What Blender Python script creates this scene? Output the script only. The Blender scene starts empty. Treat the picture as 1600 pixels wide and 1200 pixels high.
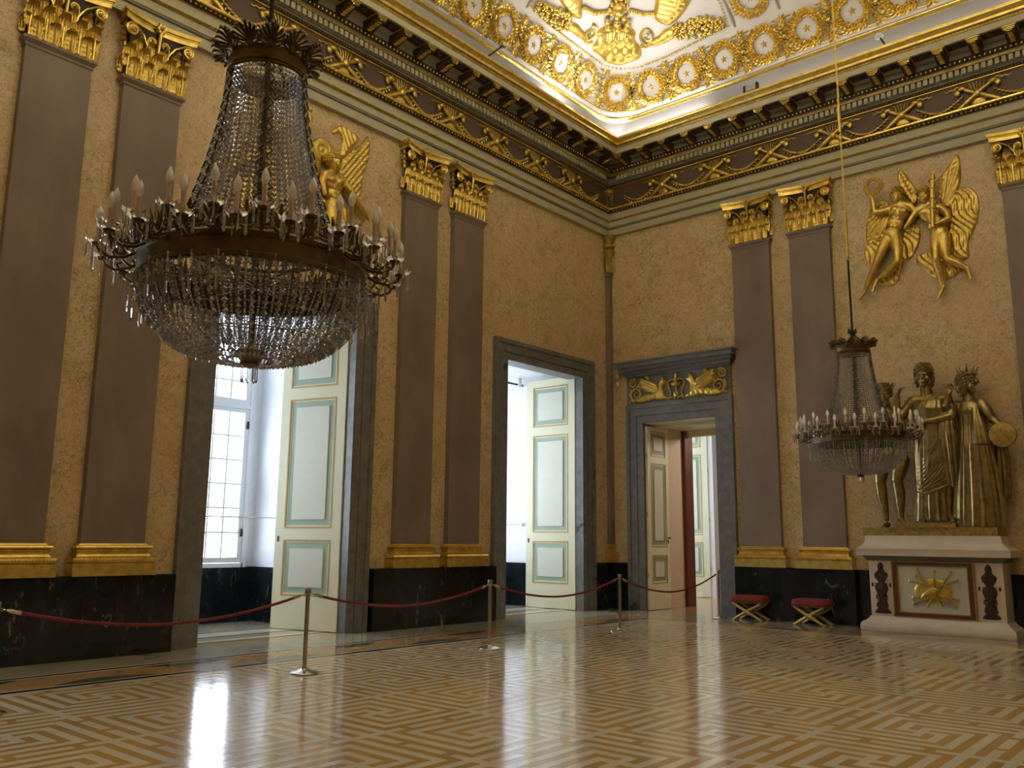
import bpy, bmesh, math, random
import numpy as np
from mathutils import Vector, Matrix, noise
random.seed(7)
S = bpy.context.scene
COL = S.collection
pi = math.pi
sin, cos = math.sin, math.cos

# ------------------------------------------------------------------ camera
cd = bpy.data.cameras.new('camera'); cam = bpy.data.objects.new('camera', cd); COL.objects.link(cam)
cd.sensor_width = 36.0; cd.lens = 1361.2452/1600*36; cd.clip_start = .1; cd.clip_end = 200
Y_, P_, R_ = .7112, .1752, .0095
fw = Vector((-sin(Y_)*cos(P_), cos(Y_)*cos(P_), sin(P_))); rt = Vector((cos(Y_), sin(Y_), 0)); up = rt.cross(fw)
r2 = rt*cos(R_)+up*sin(R_); u2 = -rt*sin(R_)+up*cos(R_)
cam.matrix_world = Matrix(((r2.x, u2.x, -fw.x, 12.125), (r2.y, u2.y, -fw.y, -17.7789), (r2.z, u2.z, -fw.z, 1.62), (0, 0, 0, 1)))
S.camera = cam

# ------------------------------------------------------------------ daylight outside, lamps on the cornice, exposure
S.view_settings.view_transform = 'Standard'; S.view_settings.look = 'None'
S.view_settings.gamma = 1.0; S.view_settings.use_curve_mapping = False
S.view_settings.exposure = 0.18
S.cycles.use_denoising = True
S.cycles.max_bounces = 10; S.cycles.diffuse_bounces = 5; S.cycles.glossy_bounces = 5
S.cycles.transmission_bounces = 8; S.cycles.transparent_max_bounces = 16
S.cycles.sample_clamp_indirect = 6.0
S.cycles.caustics_reflective = False; S.cycles.caustics_refractive = False
W = bpy.data.worlds.new('overcast_sky'); S.world = W; W.use_nodes = True
bg = W.node_tree.nodes['Background']; bg.inputs[0].default_value = (.80, .88, 1.0, 1); bg.inputs[1].default_value = SKY = 9.0

def area(name, loc, direction, sx, sy, power, color, portal=False):
    l = bpy.data.lights.new(name, 'AREA'); l.shape = 'RECTANGLE'; l.size = sx; l.size_y = sy
    l.energy = power; l.color = color
    o = bpy.data.objects.new(name, l); COL.objects.link(o); o.location = loc
    o.rotation_euler = Vector(direction).to_track_quat('-Z', 'Y').to_euler()
    if portal: l.cycles.is_portal = True
    return o
LX, LY = 14.68, 18.74          # the hall: x 0..LX, y 0..-LY
DOORS = (-2.54, -9.40, -16.2)  # openings in the window wall
for yc in DOORS:
    area('window_portal', (-3.3, yc, 3.4), (1, 0, 0), 2.7, 4.6, 1, (1, 1, 1), portal=True)
area('window_portal', (-3.3, 3.9, 3.4), (1, 0, 0), 2.7, 4.6, 1, (1, 1, 1), portal=True)
WARM = (1.0, .90, .66); NEUT = (1.0, .94, .80)
# hidden cornice lamps washing the vault
area('cornice_or_added_fill_lamp', (.62, -3.0, 11.42), (.35, 0, 1), .25, 4.2, 150, (1.0, .95, .88))
area('cornice_or_added_fill_lamp', (1.9, -.62, 11.42), (0, -.35, 1), 2.6, .25, 22, (1.0, .95, .88))
area('cornice_or_added_fill_lamp', (7.5, -.62, 11.42), (0, -.35, 1), 6.5, .25, 10, (1.0, .9, .75))
area('cornice_or_added_fill_lamp', (.62, -11.0, 11.42), (.35, 0, 1), .25, 8.0, 130, NEUT)
area('cornice_or_added_fill_lamp', (LX-.62, -9.4, 11.42), (-.35, 0, 1), .25, 14.0, 700, WARM)  # unseen strip on the right wall, added as warm fill
area('next_room_lamp', (3.4, 3.6, 4.6), (-1, -.75, -.75), .5, .5, 55, (1.0, .88, .70))
area('cornice_or_added_fill_lamp', (7.3, -LY+.62, 11.42), (0, .35, 1), 11, .25, 600, WARM)  # unseen strip on the rear wall, added fill for the hall

# ------------------------------------------------------------------ materials
MATS = {}
def new_mat(name):
    m = bpy.data.materials.new(name); m.use_nodes = True; MATS[name] = m
    nt = m.node_tree; return m, nt, nt.nodes['Principled BSDF'], nt.nodes, nt.links
def srgb(r, g, b):
    f = lambda c: ((c/255+.055)/1.055)**2.4 if c/255 > .04045 else c/255/12.92
    return (f(r), f(g), f(b), 1)
def coords(nd, lk, scale=(1, 1, 1), rot=(0, 0, 0)):
    g = nd.new('ShaderNodeNewGeometry'); mp = nd.new('ShaderNodeMapping')
    mp.inputs['Scale'].default_value = scale; mp.inputs['Rotation'].default_value = rot
    lk.new(g.outputs['Position'], mp.inputs['Vector']); return mp.outputs[0]
def objco(nd, lk, scale=(1, 1, 1)):
    g = nd.new('ShaderNodeTexCoord'); mp = nd.new('ShaderNodeMapping'); mp.inputs['Scale'].default_value = scale
    lk.new(g.outputs['Object'], mp.inputs['Vector']); return mp.outputs[0]
def ntex(nd, lk, co, scale, detail=4, rough=.55, dist=0):
    n = nd.new('ShaderNodeTexNoise'); n.inputs['Scale'].default_value = scale; n.inputs['Detail'].default_value = detail
    n.inputs['Roughness'].default_value = rough; n.inputs['Distortion'].default_value = dist
    lk.new(co, n.inputs['Vector']); return n.outputs['Fac']
def ramp(nd, lk, fac, stops):
    r = nd.new('ShaderNodeValToRGB'); e = r.color_ramp.elements
    while len(e) < len(stops): e.new(.5)
    for k, (p, c) in enumerate(stops): e[k].position = p; e[k].color = c
    lk.new(fac, r.inputs[0]); return r.outputs[0]
def mix(nd, lk, fac, a, b, mode='MIX'):
    m = nd.new('ShaderNodeMix'); m.data_type = 'RGBA'; m.blend_type = mode
    if isinstance(fac, float): m.inputs[0].default_value = fac
    else: lk.new(fac, m.inputs[0])
    for s, v in ((6, a), (7, b)):
        if isinstance(v, tuple): m.inputs[s].default_value = v
        else: lk.new(v, m.inputs[s])
    return m.outputs[2]
def bump(nd, lk, p, h, strength=.2, dist=.01):
    b = nd.new('ShaderNodeBump'); b.inputs['Strength'].default_value = strength; b.inputs['Distance'].default_value = dist
    lk.new(h, b.inputs['Height']); lk.new(b.outputs[0], p.inputs['Normal'])

def simple(name, col, rough=.5, metal=0., var=.12, scale=6, bmp=0., spec=.5, stretch=(1, 1, 1)):
    m, nt, p, nd, lk = new_mat(name)
    co = objco(nd, lk, stretch); n = ntex(nd, lk, co, scale)
    d = tuple(c*(1-var) for c in col[:3])+(1,); l = tuple(min(1, c*(1+var)) for c in col[:3])+(1,)
    lk.new(ramp(nd, lk, n, [(.3, d), (.7, l)]), p.inputs['Base Color'])
    p.inputs['Roughness'].default_value = rough; p.inputs['Metallic'].default_value = metal
    p.inputs['Specular IOR Level'].default_value = spec
    if bmp: bump(nd, lk, p, ntex(nd, lk, co, scale*5), bmp)
    return m

# breccia marble of the walls
m, nt, p, nd, lk = new_mat('breccia_marble')
co = coords(nd, lk)
big = ntex(nd, lk, co, .55, 3); mid = ntex(nd, lk, co, 2.6, 6, .65, .6); fin = ntex(nd, lk, co, 14, 6, .7, 1.2)
base = ramp(nd, lk, mid, [(.28, srgb(178, 160, 104)), (.48, srgb(214, 192, 142)), (.60, srgb(220, 195, 152)), (.74, srgb(188, 150, 114))])
v = nd.new('ShaderNodeTexVoronoi'); v.feature = 'DISTANCE_TO_EDGE'; v.inputs['Scale'].default_value = 15
dis = nd.new('ShaderNodeMix'); dis.data_type = 'VECTOR'; dis.inputs[0].default_value = .25
nv = nd.new('ShaderNodeTexNoise'); nv.inputs['Scale'].default_value = 3.5; nv.inputs['Detail'].default_value = 5; lk.new(co, nv.inputs['Vector'])
lk.new(co, dis.inputs[4]); lk.new(nv.outputs['Color'], dis.inputs[5]); lk.new(dis.outputs[1], v.inputs['Vector'])
vein = ramp(nd, lk, v.outputs['Distance'], [(0.0, (1, 1, 1, 1)), (.06, (0, 0, 0, 1))])
patch = ramp(nd, lk, ntex(nd, lk, co, 1.7, 3), [(.48, (.12, .12, .12, 1)), (.66, (.9, .9, .9, 1))])
vm = mix(nd, lk, 1.0, vein, patch, 'MULTIPLY')
c1 = mix(nd, lk, vm, base, srgb(92, 66, 44))
speck = ramp(nd, lk, fin, [(.50, (0, 0, 0, 1)), (.62, (1, 1, 1, 1))])
c2 = mix(nd, lk, mix(nd, lk, .5, (0, 0, 0, 1), speck), c1, srgb(96, 76, 48))
lk.new(mix(nd, lk, mix(nd, lk, .55, (0, 0, 0, 1), ramp(nd, lk, big, [(.4, (0, 0, 0, 1)), (.7, (1, 1, 1, 1))])), c2, srgb(204, 168, 130)), p.inputs['Base Color'])
p.inputs['Roughness'].default_value = .42; bump(nd, lk, p, fin, .12)

# brown mauve scagliola of the pilasters
m, nt, p, nd, lk = new_mat('pilaster_stone')
co = coords(nd, lk, (1, 1, .5))
lk.new(ramp(nd, lk, ntex(nd, lk, co, 1.6, 5), [(.3, srgb(116, 102, 88)), (.7, srgb(138, 121, 106))]), p.inputs['Base Color'])
p.inputs['Roughness'].default_value = .5; bump(nd, lk, p, ntex(nd, lk, co, 60, 3), .06)

# black marble of the dado with pale streaks
m, nt, p, nd, lk = new_mat('black_marble')
co = coords(nd, lk, (1, 1, .35))
n1 = ntex(nd, lk, co, 5, 8, .7, 1.5); n2 = ntex(nd, lk, co, 1.6, 2)
st = mix(nd, lk, 1.0, ramp(nd, lk, n1, [(.595, (0, 0, 0, 1)), (.70, (1, 1, 1, 1))]), ramp(nd, lk, n2, [(.42, (0, 0, 0, 1)), (.58, (1, 1, 1, 1))]), 'MULTIPLY')
lk.new(mix(nd, lk, st, ramp(nd, lk, ntex(nd, lk, co, 3, 4), [(.3, srgb(16, 20, 24)), (.7, srgb(34, 40, 42))]), srgb(150, 132, 110)), p.inputs['Base Color'])
p.inputs['Roughness'].default_value = .16

# grey stone of the door frames
m, nt, p, nd, lk = new_mat('grey_stone')
co = coords(nd, lk)
sp = ramp(nd, lk, ntex(nd, lk, co, 2.2, 2), [(.68, (0, 0, 0, 1)), (.72, (1, 1, 1, 1))])
lk.new(mix(nd, lk, sp, ramp(nd, lk, ntex(nd, lk, co, 7, 6), [(.3, srgb(98, 98, 94)), (.7, srgb(124, 124, 120))]), srgb(60, 62, 64)), p.inputs['Base Color'])
p.inputs['Roughness'].default_value = .38

def gold(name, col, rough, dark):
    m, nt, p, nd, lk = new_mat(name); co = objco(nd, lk)
    n = ntex(nd, lk, co, 9, 4)
    lk.new(ramp(nd, lk, n, [(.3, dark), (.65, col)]), p.inputs['Base Color'])
    p.inputs['Metallic'].default_value = .82; p.inputs['Roughness'].default_value = rough
    bump(nd, lk, p, ntex(nd, lk, co, 34, 4), .22)
gold('gilding', (.76, .56, .14, 1), .37, (.54, .37, .075, 1))
gold('gilding_bright', (.92, .70, .20, 1), .26, (.66, .46, .09, 1))
gold('gilt_bronze', (.36, .275, .11, 1), .29, (.19, .135, .045, 1))
gold('dark_bronze', (.16, .115, .05, 1), .36, (.09, .06, .025, 1))
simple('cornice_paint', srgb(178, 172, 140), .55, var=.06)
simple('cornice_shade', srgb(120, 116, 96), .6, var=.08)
simple('frieze_brown', srgb(92, 72, 54), .5, var=.1)
simple('vault_white', srgb(226, 220, 214), .7, var=.03, scale=2)
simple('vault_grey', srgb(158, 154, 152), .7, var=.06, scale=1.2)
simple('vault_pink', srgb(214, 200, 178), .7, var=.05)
simple('white_marble', srgb(226, 216, 200), .35, var=.08, scale=3)
simple('cream_paint', srgb(224, 222, 190), .45, var=.02)
simple('cream_panel', srgb(216, 218, 202), .45, var=.02)
simple('green_paint', srgb(160, 182, 160), .5, var=.05)
simple('ochre_paint', srgb(190, 158, 96), .5, var=.1)
simple('plaster_white', srgb(232, 234, 238), .7, var=.02)
simple('plaster_pink', srgb(212, 188, 162), .7, var=.03)
simple('red_wood', srgb(104, 52, 30), .4, var=.15)
simple('window_paint', srgb(226, 230, 232), .5, var=.02)
simple('iron', srgb(52, 50, 48), .45, .7, var=.1)
simple('steel', (.62, .61, .58, 1), .22, 1.0, var=.05)
simple('steel_brass', (.55, .47, .34, 1), .24, 1.0, var=.08)
simple('red_rope', srgb(120, 26, 34), .7, var=.25, scale=40, bmp=.3)
simple('red_velvet', srgb(128, 46, 44), .8, var=.25, scale=14, bmp=.3)
simple('floor_ochre', srgb(184, 150, 90), .13, var=.14, scale=1.4)
simple('floor_white', srgb(220, 210, 188), .10, var=.07, scale=2.2)
simple('floor_grey', srgb(168, 162, 140), .13, var=.1, scale=2)
simple('floor_black', srgb(30, 24, 22), .12, var=.1)
simple('floor_green', srgb(84, 94, 76), .12, var=.2, scale=5)
simple('floor_tan', srgb(186, 150, 104), .12, var=.15, scale=4)
simple('candle_sleeve', srgb(206, 184, 160), .5, var=.05)
simple('panel_green', srgb(150, 152, 118), .5, var=.05)
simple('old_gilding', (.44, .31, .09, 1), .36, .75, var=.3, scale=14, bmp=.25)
simple('bronze_and_shade', srgb(66, 50, 38), .5, .3, var=.25, scale=12)  # dark bronze; on the capital bells it paints in recess shade
for n_ in ('floor_ochre', 'floor_white', 'floor_grey', 'floor_black', 'floor_green', 'floor_tan'):
    nt = MATS[n_].node_tree; nd, lk = nt.nodes, nt.links; p = nd['Principled BSDF']
    bump(nd, lk, p, ntex(nd, lk, coords(nd, lk), 1.1, 2), .05, .05)
    p.inputs['Specular IOR Level'].default_value = .5

m, nt, p, nd, lk = new_mat('crystal')
p.inputs['Base Color'].default_value = (.97, .98, 1, 1); p.inputs['Transmission Weight'].default_value = .80
p.inputs['Roughness'].default_value = .03; p.inputs['IOR'].default_value = 1.62
p.inputs['Specular IOR Level'].default_value = .9
m, nt, p, nd, lk = new_mat('bulb_glass')
p.inputs['Base Color'].default_value = (1, 1, 1, 1); p.inputs['Roughness'].default_value = .25
p.inputs['Specular IOR Level'].default_value = .8
m, nt, p, nd, lk = new_mat('window_glass')
tr = nd.new('ShaderNodeBsdfTransparent'); gl = nd.new('ShaderNodeBsdfGlossy'); gl.inputs['Roughness'].default_value = .02
mx = nd.new('ShaderNodeMixShader'); fr = nd.new('ShaderNodeFresnel'); fr.inputs[0].default_value = 1.45
tr.inputs[0].default_value = (.97, .99, 1, 1)
lk.new(fr.outputs[0], mx.inputs[0]); lk.new(tr.outputs[0], mx.inputs[1]); lk.new(gl.outputs[0], mx.inputs[2])
lk.new(mx.outputs[0], nd['Material Output'].inputs[0]); nd.remove(p)

# ------------------------------------------------------------------ mesh helpers
class MB:
    def __init__(s): s.v = []; s.f = []; s.m = []; s.mats = []; s.cur = 0
    def use(s, name):
        if name not in s.mats: s.mats.append(name)
        s.cur = s.mats.index(name); return s
    def add(s, verts, faces, M=None):
        b = len(s.v)
        s.v += [tuple(M @ Vector(v)) for v in verts] if M is not None else [tuple(v) for v in verts]
        s.f += [tuple(i+b for i in f) for f in faces]; s.m += [s.cur]*len(faces)
    def box(s, x0, x1, y0, y1, z0, z1, M=None):
        v = [(x, y, z) for z in (z0, z1) for y in (y0, y1) for x in (x0, x1)]
        s.add(v, [(0, 2, 3, 1), (4, 5, 7, 6), (0, 1, 5, 4), (2, 6, 7, 3), (0, 4, 6, 2), (1, 3, 7, 5)], M)
    def loft(s, rings, closed=True, cap=True, M=None):
        n = len(rings[0]); v = [p for r in rings for p in r]; f = []
        for i in range(len(rings)-1):
            for j in range(n if closed else n-1):
                k = (j+1) % n
                f.append((i*n+j, i*n+k, (i+1)*n+k, (i+1)*n+j))
        if cap and closed: f.append(tuple(reversed(range(n)))); f.append(tuple(range((len(rings)-1)*n, len(rings)*n)))
        s.add(v, f, M)
    def lathe(s, prof, n=16, c=(0, 0, 0), M=None, cap=True):
        s.loft([[(c[0]+r*cos(2*pi*j/n), c[1]+r*sin(2*pi*j/n), c[2]+z) for j in range(n)] for r, z in prof], M=M, cap=cap)
    def tube(s, pts, r, n=6, M=None, cap=True, closed=False):
        pts = [Vector(p) for p in pts]; N = len(pts); rr = r if isinstance(r, (list, tuple)) else [r]*N
        rings = []; prev = None
        for i, p in enumerate(pts):
            t = (pts[(i+1) % N]-pts[i-1]) if closed else (pts[min(i+1, N-1)]-pts[max(i-1, 0)])
            if t.length < 1e-9: t = Vector((0, 0, 1))
            t.normalize()
            if prev is None: a = Vector((0, 0, 1)) if abs(t.z) < .9 else Vector((1, 0, 0)); prev = a
            x = prev-t*prev.dot(t)
            if x.length < 1e-6: x = t.orthogonal()
            x.normalize(); prev = x; y = t.cross(x)
            rings.append([p+(x*cos(2*pi*j/n)+y*sin(2*pi*j/n))*rr[i] for j in range(n)])
        if closed: rings.append(rings[0])
        s.loft(rings, M=M, cap=cap and not closed)
    def blob(s, c, r, n=6, k=4, M=None):
        r = r if isinstance(r, (tuple, list)) else (r, r, r)
        v = [(c[0], c[1], c[2]-r[2])]; f = []
        for i in range(1, k):
            a = -pi/2+pi*i/k
            v += [(c[0]+r[0]*cos(a)*cos(2*pi*j/n), c[1]+r[1]*cos(a)*sin(2*pi*j/n), c[2]+r[2]*sin(a)) for j in range(n)]
        v.append((c[0], c[1], c[2]+r[2])); e = len(v)-1
        for j in range(n):
            q = (j+1) % n; f.append((0, 1+q, 1+j)); f.append((e, e-n+j, e-n+q))
            for i in range(k-2): f.append((1+i*n+j, 1+i*n+q, 1+(i+1)*n+q, 1+(i+1)*n+j))
        s.add(v, f, M)
    def octa(s, c, a, b, M=None):   # bead: half width a, half height b
        x, y, z = c
        s.add([(x+a, y, z), (x, y+a, z), (x-a, y, z), (x, y-a, z), (x, y, z+b), (x, y, z-b)],
              [(0, 1, 4), (1, 2, 4), (2, 3, 4), (3, 0, 4), (1, 0, 5), (2, 1, 5), (3, 2, 5), (0, 3, 5)], M)
    def leaf(s, c, a, l, w, h=.03, M=None):   # small pointed leaf lying in the x-z plane, long axis at angle a
        x, y, z = c; u = (cos(a), sin(a)); v = (-u[1], u[0])
        s.add([(x, y+.004, z), (x+l*.45*u[0]+w*v[0], y-h*.3, z+l*.45*u[1]+w*v[1]), (x+l*.45*u[0]-w*v[0], y-h*.3, z+l*.45*u[1]-w*v[1]),
               (x+l*u[0], y-h*.55, z+l*u[1]), (x+l*.4*u[0], y-h, z+l*.4*u[1])], [(0, 4, 1), (0, 2, 4), (1, 4, 3), (2, 3, 4), (0, 1, 3, 2)], M)
    def prism(s, poly, y0, y1, M=None):  # polygon in x,z extruded along y
        n = len(poly); v = [(x, y0, z) for x, z in poly]+[(x, y1, z) for x, z in poly]
        f = [tuple(range(n)), tuple(reversed(range(n, 2*n)))]+[((i+1) % n, i, i+n, (i+1) % n+n) for i in range(n)]
        s.add(v, f, M)
    def mesh(s, name, smooth=35):
        me = bpy.data.meshes.new(name); me.from_pydata(s.v, [], s.f); me.update()
        for n in s.mats: me.materials.append(MATS[n])
        if len(s.mats) > 1: me.polygons.foreach_set('material_index', s.m)
        bm = bmesh.new(); bm.from_mesh(me); bmesh.ops.recalc_face_normals(bm, faces=bm.faces); bm.to_mesh(me); bm.free()
        if smooth: me.shade_smooth(); me.set_sharp_from_angle(angle=math.radians(smooth))
        return me
    def build(s, name, parent=None, loc=(0, 0, 0), rz=0, smooth=35):
        return link(name, s.mesh(name, smooth), parent, loc, rz)
def link(name, me, parent=None, loc=(0, 0, 0), rz=0, rot=None):
    o = bpy.data.objects.new(name, me); COL.objects.link(o)
    if parent: o.parent = parent
    o.location = loc; o.rotation_euler = rot or (0, 0, rz); return o
def mb(mat): return MB().use(mat)
def thing(name, label, cat, loc=(0, 0, 0), rz=0, group=None):
    o = bpy.data.objects.new(name, None); COL.objects.link(o); o.empty_display_size = .1
    o.location = loc; o.rotation_euler = (0, 0, rz); return tag(o, label, cat, group)
def tag(o, label, cat, group=None):
    o['label'] = label; o['category'] = cat
    if group: o['group'] = group
    return o
def struct(o): o['kind'] = 'structure'; return o
def stuff(o): o['kind'] = 'stuff'; return o
def dup(src, loc=None, rz=None, label=None, group=None, parent=None):
    o = src.copy(); COL.objects.link(o)
    if parent is not None: o.parent = parent
    if loc is not None: o.location = loc
    if rz is not None: o.rotation_euler = (0, 0, rz)
    if label: o['label'] = label
    if group: o['group'] = group
    for c in src.children: dup(c, parent=o)
    return o
LEFT = pi/2   # rotation that turns something built for the end wall (front = -y) onto the window wall
def ribbon_spiral(cx, cz, r0, turns, start, y, d=1, n=26, k=.12):   # spiral points, outer radius r0
    return [(cx+d*r0*(1-(1-k)*t/n)*cos(start+2*pi*turns*t/n), y-.02*t/n, cz+r0*(1-(1-k)*t/n)*sin(start+2*pi*turns*t/n)) for t in range(n+1)]

def inside(poly, x, y):
    c = False; j = len(poly)-1
    for i in range(len(poly)):
        xi, yi = poly[i]; xj, yj = poly[j]
        if (yi > y) != (yj > y) and x < (xj-xi)*(y-yi)/(yj-yi)+xi: c = not c
        j = i
    return c
def smooth_poly(poly, it=2):
    for _ in range(it):
        q = []
        for i in range(len(poly)):
            a = poly[i]; b = poly[(i+1) % len(poly)]
            q += [(a[0]*.75+b[0]*.25, a[1]*.75+b[1]*.25), (a[0]*.25+b[0]*.75, a[1]*.25+b[1]*.75)]
        poly = q
    return poly
def relief(B, poly, T=.06, w=.08, cell=.03, ripple=None, mp=None, sm=2):
    """pillow shaped applique inside a polygon; mp(u, v, h) -> world; default = wall plane (x, -h, z)"""
    P = np.array(smooth_poly(poly, sm) if sm else poly, float); Q = np.roll(P, -1, 0)
    if mp is None: mp = lambda u, v, h: (u, -h, v)
    x0, y0 = P.min(0)-cell; x1, y1 = P.max(0)+cell
    nx = int((x1-x0)/cell)+2; ny = int((y1-y0)/cell)+2
    X, Y = np.meshgrid(x0+cell*np.arange(nx), y0+cell*np.arange(ny), indexing='ij')
    p = np.stack([X.ravel(), Y.ravel()], 1)
    d = Q-P; L = (d*d).sum(1)+1e-12
    t = np.clip(((p[:, None]-P[None])*d[None]).sum(2)/L, 0, 1)
    pr = P[None]+t[..., None]*d[None]; dd = np.hypot(*(p[:, None]-pr).transpose(2, 0, 1))
    k = dd.argmin(1); dist = dd[np.arange(len(p)), k]; near = pr[np.arange(len(p)), k]
    ins = np.zeros(len(p), bool)
    for i in range(len(P)):
        a, b = P[i], Q[i]; c = (a[1] > p[:, 1]) != (b[1] > p[:, 1])
        with np.errstate(divide='ignore', invalid='ignore'):
            xx = (b[0]-a[0])*(p[:, 1]-a[1])/(b[1]-a[1])+a[0]
        ins ^= c & (p[:, 0] < xx)
    ins2 = ins.reshape(nx, ny); idx = {}; verts = []; faces = []
    def vid(i, j):
        if (i, j) in idx: return idx[(i, j)]
        q = i*ny+j
        if ins[q]:
            u, v = p[q]; dq = dist[q]; s = min(dq/w, 1); h = T*math.sqrt(max(0, 1-(1-s)**2))
            if ripple: h += ripple(u, v)*min(1, dq/(w*.6))
            verts.append(mp(u, v, h))
        else:
            u, v = near[q]; verts.append(mp(u, v, 0))
        idx[(i, j)] = len(verts)-1; return len(verts)-1
    for i in range(nx-1):
        for j in range(ny-1):
            n = int(ins2[i, j])+int(ins2[i+1, j])+int(ins2[i, j+1])+int(ins2[i+1, j+1])
            if n: faces.append((vid(i, j), vid(i+1, j), vid(i+1, j+1), vid(i, j+1)))
    B.add(verts, faces)

def remeshed(name, B, voxel=.02, smooth=4, disp=None):
    me0 = B.mesh(name+'_raw', 0); o = bpy.data.objects.new('tmp', me0); COL.objects.link(o)
    md = o.modifiers.new('r', 'REMESH'); md.mode = 'VOXEL'; md.voxel_size = voxel
    ms = o.modifiers.new('s', 'SMOOTH'); ms.factor = .5; ms.iterations = smooth
    dg = bpy.context.evaluated_depsgraph_get(); dg.update()
    me = bpy.data.meshes.new_from_object(o.evaluated_get(dg)); me.name = name
    bpy.data.objects.remove(o); bpy.data.meshes.remove(me0)
    me.materials.clear()
    for n in B.mats: me.materials.append(MATS[n])
    me.shade_smooth()
    return me
# ------------------------------------------------------------------ floor
HW, DH = 1.37, 5.42            # half width and height of the window-wall openings
FZ = 0.0
B = mb('floor_ochre'); B.box(-.3, LX+.3, -LY-.3, .0, -.1, 0.0)
B.use('floor_grey'); B.box(-4.2, -.3, -LY-.3, .0, -.1, 0.0)
B.use('floor_tan'); B.box(.3, 9, 0, 11, -.1, 0.0); B.box(-4.2, .3, 2.05, 11, -.1, 0.0)
floor = struct(B.build('floor', smooth=0))
# grey margin with ruled lines, laid a hair above the ground slab
BL, BB = 2.16, 1.93            # where the fret begins (window wall side / end wall side)
def flat(B, x0, x1, y0, y1, z=.002): B.box(x0, x1, y0, y1, -.01, z)
B = mb('floor_grey')
flat(B, 0, 1.12, -LY, 0); flat(B, 1.12, LX, -1.05, 0)
B.build('grey_margin', floor, smooth=0)
for k, (a, b, mt, zz) in enumerate([(1.10, 1.15, 'floor_white', .0031), (1.15, 1.24, 'floor_black', .0032), (1.24, 1.29, 'floor_white', .0033),
                                    (BL-.16, BL-.11, 'floor_white', .0034), (BL-.11, BL, 'floor_black', .0035), (BL, BL+.03, 'floor_white', .0036)]):
    B = mb(mt); bb = a-(.07 if k < 3 else BL-BB); be = b-(.07 if k < 3 else BL-BB)
    flat(B, a, b, -LY, -bb, zz); flat(B, a, LX, -be, -bb, zz); B.build('ruled_line', floor, smooth=0)
B = mb('floor_tan'); flat(B, 1.25, BL-.11, -LY, -1.18, .0025); flat(B, BL-.11, LX, -(BB-.11), -1.18, .0025); B.build('coloured_border', floor, smooth=0)
def disc(B, cx, cy, a, b, z, n=20):
    v = [(cx+a*cos(2*pi*i/n), cy+b*sin(2*pi*i/n), z) for i in range(n)]
    w = [(x, y, -.01) for x, y, _ in v]
    B.add(v+w, [tuple(range(n))]+[(i, i+n, (i+1) % n+n, (i+1) % n) for i in range(n)])
def wave(B, along_y, s, L, side):
    n = 12; pts = []
    for i in range(n+1):
        t = i/n; pts.append((s+L*t, .40*sin(pi*t)**.8))
    mid = (1.25+BL-.11)/2 if along_y else (1.18+BB-.11)/2; hw = (BL-.11-1.25)/2 if along_y else (BB-.11-1.18)/2
    v = []
    for u, h in pts: v.append((u, -hw*side)); 
    for u, h in reversed(pts[1:-1]): v.append((u, -hw*side+side*h*hw*2))
    co = [((mid+w, -u, .0029) if along_y else (u, -(mid+w), .0029)) for u, w in v]
    B.add(co, [tuple(range(len(co)))])
k = 0
for along, L in ((True, LY-1.6), (False, LX-1.9)):
    s = 1.9 if along else 3.3
    while s+1.4 < L:
        B = mb('floor_green'); wave(B, along, s, 1.3, 1 if k % 2 else -1); B.build('green_inlay', floor, smooth=0)
        B = mb('floor_ochre'); c = (1.25+BL-.11)/2 if along else (1.18+BB-.11)/2; sh = -.12 if k % 2 else .12
        if along: disc(B, c+sh, -s-.65-.6, .13, .3, .0033)
        else: disc(B, s+.65+.6, -c-sh, .3, .13, .0033)
        B.build('oval_inlay', floor, smooth=0); k += 1; s += 1.3
# the fret: white marble strips let into ochre marble
u_ = .084; FX0, FY0 = BL+.05, -(BB+.05); NX, NY = int((12.6-FX0)/u_), int((LY-2.1+FY0)/u_)
Hc = 8; N2 = 2*Hc
def spiral_cells():
    g = set()
    def seg(a, b):
        n = max(abs(a[0]-b[0]), abs(a[1]-b[1])); dx = (b[0]-a[0])//n; dy = (b[1]-a[1])//n
        for i in range(n+1): g.add((a[0]+dx*i, a[1]+dy*i))
    for q in range(4):
        pts = [(0, 0), (2, 0), (2, 4), (-6, 4), (-6, -8)]
        for _ in range(q): pts = [(y, -x) for x, y in pts]
        for a, b in zip(pts, pts[1:]): seg(a, b)
    return {c for c in g if abs(c[0]) < Hc and abs(c[1]) < Hc}
SP = spiral_cells()
def white(i, j):
    a, ci = divmod(i, N2); b, cj = divmod(j, N2); x, y = ci-Hc, cj-Hc
    if ci == 0 or cj == 0:      # shared lines between neighbouring keys, broken in places
        if ci == 0 and cj == 0: return True
        t = (cj if ci == 0 else ci)
        return not (t in (Hc-3, Hc+3)) or (a+b) % 3 == 0
    if (a+b) % 2: x = -x
    return (x, y) in SP
G = [[white(i, j) for j in range(NY)] for i in range(NX)]
strips = []; used = [[False]*NY for _ in range(NX)]
for i in range(NX):          # runs along x, then along y
    pass
for j in range(NY):
    i = 0
    while i < NX:
        if G[i][j]:
            e = i
            while e+1 < NX and G[e+1][j]: e += 1
            if e > i+1 or (e == i+1):
                strips.append((i, e, j, j))
                for q in range(i, e+1): used[q][j] = True
            i = e+1
        else: i += 1
for i in range(NX):
    j = 0
    while j < NY:
        if G[i][j] and not used[i][j]:
            e = j
            while e+1 < NY and G[i][e+1] and not used[i][e+1]: e += 1
            strips.append((i, i, j, e)); j = e+1
        else: j += 1
def srect(s): return (FX0+s[0]*u_, FX0+(s[1]+1)*u_, FY0-(s[3]+1)*u_, FY0-s[2]*u_)
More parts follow.
